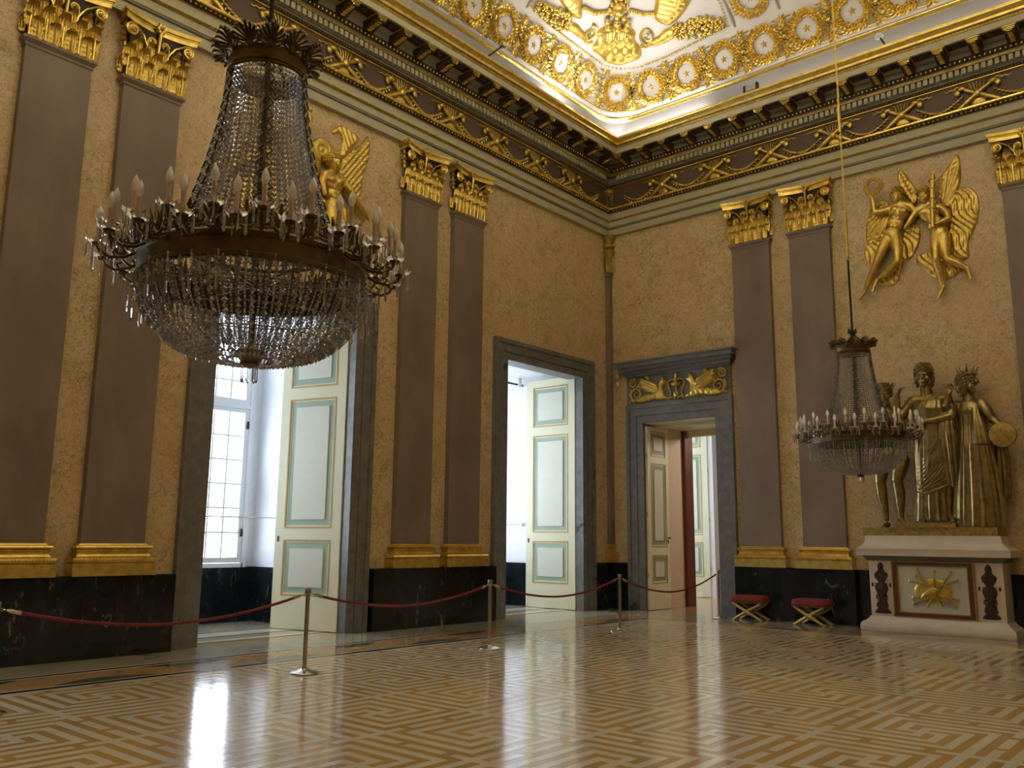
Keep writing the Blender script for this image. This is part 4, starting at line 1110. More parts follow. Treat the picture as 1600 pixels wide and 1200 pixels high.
def foot(B, a, d, L=.22, h=.06):
    a = Vector(a); d = Vector(d).normalized(); z = Vector((0, 0, 1))
    capsule(B, a-d*L*.15-z*h*.2, a+d*L*.35-z*h*.35, h*.9, h*.75, 10); capsule(B, a+d*L*.35-z*h*.4, a+d*L*.62-z*h*.75, h*.75, h*.42, 10)
    lat = d.cross(z)
    for k in range(5): t = (k-2)*h*.36; capsule(B, a+d*L*.6+lat*t-z*h*.8, a+d*(L*(.76-.035*abs(k-1)))+lat*t*1.05-z*h*.95, h*.24, h*.2, 8)
def folds(rings, nf, amp, n=96, phase=0., twist=0., sharp=1.0):
    """rings: (cx, cy, cz, a, b, k) ellipse rings from top to bottom; k = depth of the folds there"""
    out = []
    for i, (cx, cy, cz, a, b, k) in enumerate(rings):
        r = []
        for j in range(n):
            t = 2*pi*j/n; ph = phase+twist*i/len(rings)
            f = math.tanh(1.6*sin(nf*t+ph+.8*sin(2*t)))*.6+.4*sin(nf*1.7*t+ph*1.3+1)
            s = 1+amp*k*f
            r.append((cx+a*cos(t)*s, cy+b*sin(t)*s, cz))
        out.append(r)
    return out
def interp_rings(rings, m=6):
    out = []
    for a, b in zip(rings, rings[1:]):
        for q in range(m):
            t = q/m; s = t*t*(3-2*t)*.4+t*.6; out.append(tuple(a[i]+(b[i]-a[i])*s for i in range(len(a))))
    return out+[rings[-1]]
def obj(name, B, parent, smooth=60): return B.build(name, parent, smooth=smooth)
BZ = 'gilt_bronze'
PY = -.42       # middle plane of the group

# gilded plinth
r = thing('sculpture_plinth', 'stepped gilded plinth carrying the three statues', 'plinth', (7.38, 0, 0))
B = mb('old_gilding'); B.box(-1.15, 1.15, -.66, -.01, 1.735, 1.885); B.build('lower_step', r, smooth=0)
B = mb('old_gilding'); B.box(-.53, .50, -.72, -.01, 1.885, 1.965); B.build('upper_step', r, smooth=0)

# middle woman
ST1 = thing('woman_statue', 'gilded bronze statue of a draped woman, middle of the three on the pedestal', 'statue', (0, 0, 0))
B = mb(BZ); c = (7.47, -.50, 4.70); Mh = head(B, c, .43, .12, .04, .08)
chain(B, [(7.48, -.46, 4.50), (7.50, -.44, 4.32)], [.095, .115])
ell(B, (7.52, -.42, 4.12), (.31, .17, .27)); ell(B, (7.53, -.42, 3.86), (.25, .16, .25)); ell(B, (7.52, -.42, 3.50), (.27, .18, .28))
chain(B, [(7.24, -.44, 4.24), (7.80, -.44, 4.22)], [.12, .13])
for s in (-1, 1): ell(B, (7.50+s*.13, -.53, 4.06), (.10, .085, .10))
chain(B, [(7.24, -.44, 4.24), (7.10, -.47, 4.06), (6.99, -.52, 3.92)], [.115, .105, .085]); chain(B, [(6.99, -.52, 3.92), (6.97, -.56, 4.15), (7.0, -.58, 4.36)], [.085, .07, .05])
hand(B, (7.0, -.58, 4.36), (.45, -.1, .85), .24, .7, 1, Vector((1, 0, -.2)))
chain(B, [(7.80, -.44, 4.22), (7.90, -.48, 4.05), (7.90, -.54, 3.90)], [.12, .105, .09]); chain(B, [(7.90, -.54, 3.90), (7.66, -.64, 3.84), (7.50, -.66, 3.82)], [.085, .07, .05])
hand(B, (7.48, -.66, 3.82), (-.85, -.05, -.5), .26, .7, -1, Vector((0, 0, -1)))
chain(B, [(7.42, -.42, 3.4), (7.36, -.46, 2.75), (7.35, -.44, 2.05)], [.14, .09, .055]); chain(B, [(7.62, -.42, 3.4), (7.70, -.46, 2.75), (7.75, -.42, 2.05)], [.14, .09, .055]); foot(B, (7.34, -.52, 2.05), (-.1, -1, 0), .26, .06); foot(B, (7.76, -.5, 2.05), (.35, -.9, 0), .26, .06)
link('body', remeshed('body', B, .012, 2), ST1)
o = link('hair', hairmesh(c, .43, Mh, 'bun', 'gilt_bronze'), ST1)
B = mb(BZ)       # underskirt, mantle, gathered hem
B.loft(folds(interp_rings([(7.50, PY, 3.2, .25, .16, .3), (7.46, PY, 2.6, .27, .17, 1), (7.44, PY, 2.0, .31, .19, 1.3)]), 15, .09, 120))
obj('underskirt', B, ST1)
B = mb(BZ)
B.loft(folds(interp_rings([(7.58, PY, 4.30, .20, .13, .3), (7.55, PY-.01, 4.20, .275, .185, .5), (7.53, PY-.01, 4.07, .325, .225, .6), (7.54, PY-.01, 3.85, .285, .20, .8), (7.55, PY, 3.50, .32, .21, .9), (7.54, PY-.01, 3.1, .345, .22, 1), (7.52, PY, 2.75, .33, .20, 1), (7.50, PY, 2.52, .31, .18, .9)]), 15, .05, 150, 0, 4.0))
obj('robe', B, ST1)
B = mb(BZ)
for k in range(9):      # diagonal folds sweeping over chest and thighs
    t = k/8; B.tube([(7.72-.05*k, -.56, 4.30-.05*k), (7.50-.02*k, -.615, 4.10-.075*k), (7.30, -.56, 3.95-.085*k)], [.012, .016, .008], 6)
for k in range(9):
    z = 3.56-.072*k; pts = []
    for q in range(15):
        t = q/14; x = 7.84-.62*t; zz = z+.20-.78*(1-(1-t)**1.7)*.85
        w_ = .325 if zz > 3.0 else .32; pts.append((x, PY-.205*math.sqrt(max(.02, 1-((x-7.53)/(w_+.02))**2))-.004, zz))
    B.tube(pts, [.004+.014*sin(pi*q/14) for q in range(15)], 6)
obj('fold_ridges', B, ST1)
B = mb(BZ)
B.loft(folds(interp_rings([(7.78, -.50, 3.98, .15, .10, .3), (7.79, -.52, 3.6, .155, .12, 1), (7.80, -.50, 3.1, .14, .11, 1.2), (7.82, -.48, 2.62, .10, .09, 1.2)]), 9, .15, 90))
B.loft(folds(interp_rings([(7.93, -.38, 4.1, .08, .08, .3), (7.97, -.36, 3.6, .13, .10, 1), (7.97, -.34, 3.0, .13, .10, 1.2), (7.95, -.32, 2.5, .08, .08, 1.2)]), 7, .17, 70))
B.tube([(7.22, -.55, 2.54), (7.4, -.62, 2.50), (7.62, -.62, 2.58), (7.86, -.52, 2.70)], [.012, .022, .022, .014], 8)
for q in range(1, 4): B.tube([(7.22+.02*q, -.56, 2.54+.05*q), (7.42, -.615, 2.50+.06*q), (7.62, -.615, 2.60+.07*q), (7.84, -.53, 2.72+.08*q)], [.006, .016, .016, .008], 6)
obj('hanging_mantle', B, ST1)

# bearded man on the left
ST2 = thing('man_statue', 'gilded bronze statue of a bearded nude man with wreath, left of the three statues', 'statue', (0, 0, 0))
B = mb(BZ); c = (6.69, -.40, 4.42); Mh = head(B, c, .41, .25, 0, .05, True)
chain(B, [(6.70, -.36, 4.24), (6.72, -.34, 4.08)], [.10, .13])
ell(B, (6.74, -.34, 3.90), (.31, .17, .25)); ell(B, (6.75, -.34, 3.62), (.24, .155, .24)); ell(B, (6.77, -.35, 3.32), (.23, .16, .20))
for s in (-1, 1): ell(B, (6.74+s*.13, -.46, 3.97), (.13, .07, .10))
for z in (3.72, 3.60, 3.48):
    for s in (-1, 1): ell(B, (6.75+s*.055, -.475, z), (.055, .035, .055))
chain(B, [(6.46, -.34, 3.98), (6.36, -.40, 3.68), (6.40, -.50, 3.45)], [.12, .10, .075]); chain(B, [(6.40, -.50, 3.45), (6.55, -.58, 3.62)], [.075, .055]); hand(B, (6.56, -.58, 3.63), (.7, -.1, .6), .24, .9, 1)
chain(B, [(7.02, -.34, 3.98), (7.10, -.30, 3.70)], [.12, .09])
chain(B, [(6.63, -.35, 3.25), (6.57, -.42, 3.0), (6.55, -.46, 2.76)], [.175, .15, .105]); chain(B, [(6.55, -.46, 2.76), (6.55, -.42, 2.52), (6.60, -.40, 2.05)], [.10, .105, .05])
chain(B, [(6.94, -.35, 3.25), (6.92, -.44, 3.0), (6.87, -.50, 2.78)], [.175, .15, .105]); chain(B, [(6.87, -.50, 2.78), (6.89, -.46, 2.52), (6.88, -.44, 2.05)], [.10, .105, .05])
foot(B, (6.60, -.40, 1.95), (-.05, -1, 0), .27, .06); foot(B, (6.87, -.44, 2.04), (.55, -.8, 0), .27, .06)
link('body', remeshed('body', B, .012, 2), ST2)
link('hair', hairmesh(c, .41, Mh, 'short', BZ), ST2)
B = mb(BZ)
for k in range(12):
    a = pi*(k+.5)/12; p = Vector((6.69+.20*cos(a), -.40-.12*sin(a), 4.56+.03*(k % 2))); capsule(B, p, p+Vector((.05*cos(a), -.01, .07)), .018, .006, 6)
obj('laurel_wreath', B, ST2)

# woman with a disc on the right
ST3 = thing('disc_woman_statue', 'gilded bronze statue of a crowned woman in profile holding a round disc', 'statue', (0, 0, 0))
B = mb(BZ); c = (8.15, -.46, 4.46); Mh = head(B, c, .41, -1.15, 0, .15)
chain(B, [(8.19, -.42, 4.28), (8.20, -.40, 4.12)], [.09, .12])
ell(B, (8.20, -.38, 3.98), (.27, .17, .24)); ell(B, (8.20, -.38, 3.68), (.22, .16, .26)); ell(B, (8.2, -.38, 3.3), (.26, .18, .28))
chain(B, [(7.98, -.40, 4.10), (7.86, -.52, 4.02), (7.86, -.62, 4.1)], [.10, .085, .07]); chain(B, [(7.86, -.62, 4.10), (7.92, -.64, 4.30)], [.07, .05]); hand(B, (7.92, -.64, 4.31), (.35, 0, .9), .22, .8, 1)
chain(B, [(8.38, -.40, 4.10), (8.48, -.44, 3.95), (8.56, -.46, 3.80)], [.12, .105, .085]); chain(B, [(8.56, -.46, 3.80), (8.66, -.52, 3.70)], [.08, .055]); hand(B, (8.66, -.52, 3.70), (.2, -.1, -.9), .24, .6, -1)
link('body', remeshed('body', B, .012, 2), ST3)
link('hair', hairmesh(c, .41, Mh, 'bun', BZ), ST3)
B = mb(BZ)
for k in range(9):
    a = 2*pi*k/9; p = Vector((8.2+.14*cos(a), -.40+.14*sin(a), 4.66)); capsule(B, p, p+Vector((.05*cos(a), .05*sin(a), .13)), .022, .008, 6)
capsule(B, (8.2, -.44, 4.72), (8.21, -.44, 4.86), .03, .01, 6); B.tube([(8.2+.15*cos(2*pi*j/20), -.40+.15*sin(2*pi*j/20), 4.66) for j in range(20)], .022, 6, closed=True)
obj('crown', B, ST3)
B = mb(BZ)
B.loft(folds(interp_rings([(8.20, -.38, 4.02, .25, .15, .3), (8.20, -.38, 3.7, .24, .17, .6), (8.21, -.39, 3.35, .29, .21, .8), (8.21, -.40, 2.8, .36, .22, 1), (8.20, -.40, 2.2, .42, .24, 1.1), (8.19, -.40, 1.89, .44, .25, 1.1)]), 19, .06, 160, 0, .8))
obj('robe', B, ST3)
B = mb(BZ)
B.loft(folds(interp_rings([(8.30, -.50, 4.02, .06, .06, .3), (8.33, -.54, 3.7, .11, .08, 1), (8.36, -.56, 3.36, .14, .09, 1.1)]), 6, .17, 64))
B.loft(folds(interp_rings([(8.62, -.28, 3.6, .08, .08, .3), (8.64, -.26, 3.0, .12, .10, 1.2), (8.62, -.25, 2.4, .10, .10, 1.2)]), 8, .2, 80))
B.loft(folds(interp_rings([(8.02, -.25, 4.0, .08, .06, .3), (8.0, -.24, 3.2, .14, .08, 1), (7.98, -.24, 2.5, .16, .09, 1.2), (7.96, -.24, 1.9, .17, .09, 1.2)]), 8, .15, 80))
obj('hanging_mantle', B, ST3)
B = mb('old_gilding'); Md = Matrix.Translation((8.72, -.56, 3.50)) @ Matrix.Rotation(pi/2, 4, 'X')
B.lathe([(.001, .045), (.17, .04), (.215, .035), (.225, .02), (.225, -.02), (.21, -.03)], 32, M=Md)
for a in range(5):
    an = 2*pi*a/5+.3; B.tube([(8.72, -.605, 3.5), (8.72+.08*cos(an+.3), -.607, 3.5+.08*sin(an+.3)), (8.72+.17*cos(an), -.60, 3.5+.17*sin(an))], .007, 5)
B.build('disc', ST3, smooth=30)

# ------------------------------------------------------------------ pedestal under the statues
PD = thing('marble_pedestal', 'broad white marble pedestal with bronze panels below the statues', 'pedestal', (7.42, 0, 0))
def step(B, rows):
    B.loft([[(-w, .0, z), (-w, -d, z), (w, -d, z), (w, .0, z)] for w, d, z in rows])
B = mb('white_marble'); step(B, [(1.28, .78, .003), (1.29, .80, .04), (1.29, .80, .10), (1.27, .78, .15), (1.20, .70, .19), (1.16, .66, .23), (1.15, .65, .26)]); B.build('base_moulding', PD, smooth=30)
B = mb('white_marble'); step(B, [(1.13, .62, .25), (1.13, .62, 1.27)]); die = B.build('die', PD, smooth=0)
B = mb('cornice_shade'); step(B, [(1.15, .64, 1.27), (1.16, .65, 1.29), (1.19, .68, 1.33), (1.21, .70, 1.36)]); B.build('dark_moulding', PD, smooth=0)
B = mb('white_marble'); step(B, [(1.28, .77, 1.36), (1.30, .79, 1.37), (1.30, .79, 1.47), (1.31, .80, 1.49), (1.26, .75, 1.51), (1.20, .70, 1.56), (1.165, .675, 1.62), (1.15, .665, 1.70), (1.15, .665, 1.735)]); B.build('cavetto_top', PD, smooth=30)
B = mb('red_wood')
for a, b, z0, z1 in ((-.68, .64, .29, .35), (-.68, .64, 1.20, 1.255), (-.68, -.62, .35, 1.20), (.58, .64, .35, 1.20)): B.box(a, b, -.66, -.61, z0, z1)
B.use('old_gilding')
for a, b, z0, z1 in ((-.62, .58, .35, .365), (-.62, .58, 1.185, 1.20), (-.62, -.605, .365, 1.185), (.565, .58, .365, 1.185), (-.72, -.70, .27, 1.265), (.67, .69, .27, 1.265)): B.box(a, b, -.655, -.61, z0, z1)
B.build('panel_frame', die, smooth=0)
B = mb('cream_panel'); B.box(-.605, .565, -.632, -.61, .365, 1.185); B.build('centre_panel', die, smooth=0)
B = mb('gilding'); rp = lambda u, v, h: (u, -.633-h, v)
relief(B, [(-.30, .62), (-.36, .78), (-.22, .95), (.05, .98), (.26, .92), (.32, .74), (.22, .60), (-.02, .53)], .025, .08, .03, lambda u, v: .008*sin(u*40)*sin(v*33), rp)
relief(B, [(-.22, .70), (-.05, .85), (.10, .82), (.10, .72), (-.05, .66), (-.26, .56)], .07, .06, .02, None, lambda u, v, h: (u, -.65-h, v))
B.tube([(.17+.14*cos(2*pi*j/20), -.68, .73+.14*sin(2*pi*j/20)) for j in range(20)], .014, 6, closed=True)
for x0, z0, x1, z1, rr in ((-.12, .5, .30, 1.08, .015), (.12, .5, -.28, 1.12, .018), (-.36, .52, .1, .72, .018), (.36, .50, 0, .75, .016), (-.40, .92, -.1, .85, .014), (.40, .96, .1, .85, .014), (0, .6, .03, 1.1, .012), (-.36, .62, -.1, .7, .014), (.38, .62, .1, .68, .014)):
    B.tube([(x0, -.66, z0), ((x0+x1)/2, -.68, (z0+z1)/2), (x1, -.66, z1)], [rr, rr*1.2, rr*.7], 6); B.blob((x1, -.655, z1), (.035, .02, .035), 7, 4); B.blob((x0, -.655, z0), (.03, .02, .03), 7, 4)
B.tube([(-.26+.045*cos(2*pi*j/12), -.655, 1.0+.045*sin(2*pi*j/12)) for j in range(12)], .012, 5, closed=True)
B.build('trophy_of_arms', die)
for s, xc_ in ((-1, -.92), (1, .90)):
    B = mb('bronze_and_shade'); rp = lambda u, v, h: (u, -.622-h, v)
    prof = [(.15, .31), (.14, .36), (.07, .42), (.10, .52), (.06, .60), (.09, .68), (.13, .78), (.05, .86), (.08, .92), (.14, 1.02), (.07, 1.08), (.05, 1.12), (.06, 1.18), (.02, 1.24)]
    relief(B, [(xc_-a, z) for a, z in prof]+[(xc_+a, z) for a, z in reversed(prof)], .025, .04, .014, lambda u, v: .008*sin(u*90)*sin(v*60), rp, 1)
    for q in (-1, 1):
        for z, rr in ((.80, .05), (.97, .045), (.60, .04), (.45, .04)):
            B.tube([(xc_+q*(.08+rr*(1-.7*t/12)*cos(1+2*pi*1.2*t/12)), -.635, z+rr*(1-.7*t/12)*sin(1+2*pi*1.2*t/12)) for t in range(13)], .012, 5)
        B.blob((xc_+q*.16, -.63, .83), (.02, .015, .04), 6, 4)
    B.build('bronze_candelabrum', die)

# ------------------------------------------------------------------ relief with two winged figures on the end wall
RL = thing('wall_relief', 'gilded relief of two winged figures with wreath and torch high above the statues', 'relief', (0, 0, 0))
fe = lambda cx, cz, k=38: (lambda u, v: .013*sin(math.atan2(v-cz, u-cx)*k)+.009*sin(math.hypot(u-cx, v-cz)*60+2*math.atan2(v-cz, u-cx)*k))
def rel(name, poly, parent, T=.05, w=.1, cell=.028, ripple=None, base=.0, mat='gilding', sm=2):
    B = mb(mat); relief(B, poly, T, w, cell, ripple, lambda u, v, h: (u, -h-base, v), sm); return B.build(name, parent, smooth=75)
rel('wing', [(7.19, 9.12), (7.11, 9.02), (7.16, 8.68), (7.30, 8.36), (7.46, 8.20), (7.50, 8.48), (7.41, 8.72), (7.29, 8.96)], RL, .05, .05, .02, fe(7.5, 8.1))
rel('wing', [(8.29, 9.13), (8.18, 9.02), (8.04, 8.85), (7.92, 8.72), (7.86, 8.45), (7.88, 8.10), (8.11, 8.0), (8.24, 8.37), (8.31, 8.74)], RL, .06, .05, .02, fe(7.9, 7.9, 44), .002)
rel('wing', [(6.51, 8.36), (6.62, 8.50), (6.9, 8.55), (6.98, 8.12), (6.86, 7.9), (6.70, 7.66), (6.50, 7.5), (6.40, 7.75)], RL, .045, .05, .02, fe(7.0, 8.4, 40))
drap = lambda u, v: .012*sin(u*52+v*26+3*sin(v*9))+.006*sin(u*95-v*20)
rel('drapery', [(6.50, 7.75), (6.36, 7.52), (6.38, 7.28), (6.52, 7.16), (6.62, 7.0), (6.72, 7.25), (6.80, 7.6), (6.9, 7.9), (6.7, 7.9)], RL, .035, .05, .018, drap, .003)
rel('drapery', [(7.21, 7.85), (7.44, 7.92), (7.50, 7.6), (7.37, 7.28), (7.23, 7.13), (7.10, 7.2), (7.06, 6.95), (7.02, 6.78), (6.90, 6.66), (6.66, 6.72), (6.60, 6.86), (6.95, 7.2), (7.05, 7.5)], RL, .035, .05, .018, drap, .005)
rel('drapery', [(8.02, 8.1), (8.10, 8.36), (8.28, 8.42), (8.42, 8.38), (8.54, 8.24), (8.58, 8.0), (8.51, 7.62), (8.39, 7.42), (8.30, 7.22), (8.34, 7.0), (8.21, 6.93), (8.04, 7.05), (7.95, 7.35), (8.0, 7.7)], RL, .04, .06, .018, drap, .006)
rel('drapery', [(7.44, 7.98), (7.60, 7.9), (7.72, 7.6), (7.68, 7.25), (7.38, 7.22), (7.36, 7.05), (7.48, 6.92), (7.65, 6.70), (7.9, 6.58), (8.14, 6.72), (8.22, 6.92), (7.95, 7.15), (7.95, 7.5), (7.82, 7.8), (7.7, 8.1)], RL, .035, .05, .018, drap, .008)
def relfig(name, parent, hd, hh, yaw, tilt, neck, chest, hips, shL, shR, armL, armR, legA, legB, hairk, k=1.0, y0=-.12, handL=None, handR=None):
    f = lambda p, dy=0: (p[0], y0+dy, p[1])
    B = mb('gilding'); Mh = head(B, f(hd, -.06), hh, yaw, tilt, .12)
    chain(B, [f(hd, -.03), f(neck)], [.06*k, .075*k])
    ell(B, f(chest), (.20*k, .12*k, .19*k)); mid = ((chest[0]+hips[0])/2, (chest[1]+hips[1])/2)
    ell(B, f(mid), (.16*k, .105*k, .17*k)); ell(B, f(hips), (.17*k, .12*k, .15*k))
    chain(B, [f(shL), f(neck), f(shR)], [.085*k, .09*k, .085*k])
    ax = Vector((chest[0]-hips[0], 0, chest[1]-hips[1])).normalized(); lat = Vector((ax.z, 0, -ax.x))
    for s in (-1, 1):
        p = Vector(f(chest, -.085*k))+lat*s*.085*k+ax*.04; ell(B, p, (.085*k, .05*k, .07*k))
        for q in range(3): p = Vector(f(mid, -.082*k))+lat*s*.038*k+ax*(.10-.085*q)*k; ell(B, p, (.038*k, .025*k, .038*k))
    for arm in (armL, armR):
        pts = [f(a[:2], a[2]) for a in arm]; chain(B, pts, [.08*k, .07*k, .062*k, .042*k][:len(pts)] if len(pts) == 4 else [.08*k, .062*k, .042*k])
    for hnd in (handL, handR):
        if hnd: hand(B, hnd[0], hnd[1], .15*k, .8, hnd[2])
    for leg in (legA, legB):
        pts = [f(a[:2], a[2]) for a in leg[:-1]]; chain(B, pts, [.125*k, .11*k, .075*k, .075*k, .04*k])
        a, b = leg[-2], leg[-1]; d = Vector((b[0]-a[0], -.12, b[1]-a[1]))
        p = Vector(f(a[:2], a[2])); capsule(B, p, p+d*.55, .045*k, .04*k, 10); capsule(B, p+d*.5, p+d, .042*k, .022*k, 10)
        for q in range(5): l2 = d.cross(Vector((0, 1, 0))).normalized()*(q-2)*.013; capsule(B, p+d*.9+l2, p+d*(1.12-.03*abs(q-1))+l2, .012, .009, 6)
    b_ = link('figure', remeshed('figure', B, .013, 3), parent)
    link('hair', hairmesh(f(hd), hh, Mh, hairk, 'gilding'), b_)
    return b_
relfig('a', RL, (7.13, 8.48), .33, .5, .25, (7.18, 8.30), (7.14, 8.12), (6.97, 7.72), (6.98, 8.24), (7.36, 8.22),
       [(6.98, 8.24, -.02), (6.84, 8.22, -.06), (6.70, 8.22, -.10), (6.68, 8.50, -.12)], [(7.36, 8.22, 0), (7.44, 8.10, -.02), (7.45, 8.0, -.04)],
       [(6.88, 7.62, 0), (6.78, 7.40, -.06), (6.66, 7.16, -.08), (6.55, 6.95, -.05), (6.37, 6.62, -.02), (6.30, 6.47, 0)],
       [(7.03, 7.62, 0), (7.08, 7.36, -.08), (7.08, 7.10, -.12), (6.88, 6.95, -.06), (6.63, 6.83, -.02), (6.57, 6.58, 0)], 'short', handL=((6.68, -.24, 8.50), (0, -.2, 1), 1))
relfig('b', RL, (7.64, 8.34), .33, -.1, -.1, (7.68, 8.18), (7.70, 8.0), (7.84, 7.56), (7.46, 8.08), (7.92, 8.04),
       [(7.46, 8.08, 0), (7.36, 7.92, -.04), (7.26, 7.78, -.06)], [(7.92, 8.04, 0), (8.02, 7.90, -.04), (8.05, 7.77, -.08), (7.80, 7.68, -.16)],
       [(7.80, 7.50, 0), (7.79, 7.26, -.08), (7.78, 7.0, -.12), (7.82, 6.78, -.06), (7.85, 6.46, -.02), (7.78, 6.24, 0)],
       [(7.92, 7.48, 0), (7.93, 7.22, -.04), (7.96, 6.98, -.06), (8.12, 6.88, -.04), (8.30, 6.74, -.02), (8.36, 6.50, 0)], 'short', handR=((7.80, -.28, 7.68), (-.9, -.2, .1), 1))
B = mb('gilding')
for k in range(18):
    a = 2*pi*k/18; q = Vector((6.72+.13*cos(a), -.27, 8.76+.13*sin(a)))
    for e_ in (-.7, .1, .8): capsule(B, q, q+Vector((.075*cos(a+e_), -.02*e_, .075*sin(a+e_))), .026, .009, 6)
B.build('wreath', RL)
B = mb('gilding'); B.tube([(7.79, -.30, 7.62), (7.82, -.31, 8.1), (7.85, -.30, 8.60), (7.86, -.29, 8.70)], [.045, .05, .06, .03], 10)
for z in (8.0, 8.2, 8.4, 8.58): B.tube([(7.83+.058*cos(2*pi*j/10), -.305+.058*sin(2*pi*j/10), z) for j in range(10)], .012, 5, closed=True)
for k in range(5): a = (k-2)*.5; B.tube([(7.86, -.29, 8.68), (7.86+.05*sin(a), -.29, 8.76), (7.86+.10*sin(a+.3), -.29, 8.82)], [.02, .018, .004], 5)
B.tube([(7.78, -.29, 8.50), (7.83, -.30, 8.53), (7.90, -.32, 8.54), (7.97, -.30, 8.60), (8.03, -.28, 8.55), (7.98, -.28, 8.49), (7.92, -.28, 8.52)], .022, 6)
B.build('torch', RL)

# ------------------------------------------------------------------ trophy relief above the middle opening of the window wall (local x = along the wall)
R2 = thing('wall_relief', 'gilded relief of winged figures with an eagle behind the large chandelier', 'relief', (0, -9.40, 0), LEFT)
def mir(poly, s): return [(s*x, z) for x, z in poly]
for s in (1, -1):
    rel('wing', mir([(.80, 8.10), (.86, 8.36), (.98, 8.54), (1.14, 8.70), (1.30, 8.84), (1.46, 9.10), (1.47, 8.96), (1.52, 8.98), (1.49, 8.84), (1.53, 8.80), (1.48, 8.68), (1.50, 8.58), (1.44, 8.50), (1.45, 8.38), (1.38, 8.34), (1.39, 8.2), (1.34, 8.1), (1.37, 7.98), (1.33, 7.86), (1.38, 7.7), (1.44, 7.5), (1.46, 7.34), (1.28, 7.42), (1.03, 7.70), (.8, 7.9)], s), R2, .07, .10, .02, lambda u, v: .020*sin((v*.9-abs(u)*1.25)*52)+.008*sin(v*70), sm=1)
    rel('eagle', mir([(.62, 8.86), (.68, 8.94), (.78, 9.02), (.90, 9.05), (1.05, 8.99), (1.28, 8.95), (1.20, 8.80), (1.05, 8.66), (.98, 8.5), (.93, 8.40), (.80, 8.42), (.84, 8.56), (.86, 8.74), (.80, 8.86), (.72, 8.84), (.66, 8.76)], s), R2, .05, .06, .02, lambda u, v: .01*sin(u*60+v*30), .004)
    rel('drapery', mir([(0, 8.50), (.2, 8.47), (.31, 8.60), (.47, 8.66), (.62, 8.60), (.74, 8.44), (.9, 8.40), (.88, 8.28), (.60, 8.33), (.44, 8.20), (.39, 7.72), (.22, 7.76), (.1, 7.99), (0, 8.1)], s), R2, .05, .07, .028, lambda u, v: .012*sin(math.hypot(abs(u)-.4, v-8.4)*70), .002)
    rel('drapery', mir([(.38, 7.55), (.36, 7.0), (.30, 6.75), (.60, 6.7), (1.0, 6.7), (1.30, 6.9), (1.2, 7.3), (.9, 7.6)], s), R2, .06, .08, .03, lambda u, v: .014*sin(u*40), .002)
    m = lambda x: s*x
    relfig('c', R2, (m(.57), 8.16), .36, .7*s, 0, (m(.60), 7.99), (m(.63), 7.80), (m(.66), 7.40), (m(.44), 7.92), (m(.84), 7.92),
           [(m(.44), 7.92, 0), (m(.36), 7.72, -.04), (m(.40), 7.52, -.08)], [(m(.84), 7.92, 0), (m(.98), 7.76, -.04), (m(1.16), 7.60, -.04), (m(1.44), 7.40, 0)],
           [(m(.60), 7.30, 0), (m(.58), 7.08, -.06), (m(.57), 6.84, -.08), (m(.55), 6.6, -.06), (m(.53), 6.3, -.02), (m(.50), 6.15, 0)],
           [(m(.74), 7.30, 0), (m(.76), 7.08, -.05), (m(.80), 6.84, -.08), (m(.84), 6.62, -.05), (m(.9), 6.35, -.02), (m(.95), 6.2, 0)], 'short', 1.0)
    B = mb('gilding'); B.tube([(m(.98), -.14, 7.86), (m(1.2), -.16, 7.62), (m(1.48), -.14, 7.34)], [.03, .035, .02], 8); B.build('torch', R2)
B = mb('gilding'); capsule(B, (.02, -.14, 8.62), (.02, -.14, 8.82), .05, .07); capsule(B, (.02, -.15, 8.86), (.02, -.15, 8.90), .035, .035); ell(B, (.02, -.17, 8.97), (.05, .05, .06))
for s in (-1, 1): chain(B, [(.02+s*.03, -.14, 8.62), (.02+s*.04, -.13, 8.50), (.02+s*.03, -.12, 8.38)], [.035, .03, .018]); chain(B, [(.02+s*.06, -.14, 8.86), (.02+s*.11, -.16, 8.76), (.02+s*.06, -.19, 8.70)], [.025, .02, .015])
link('figurine', remeshed('figurine', B, .012, 2), R2)

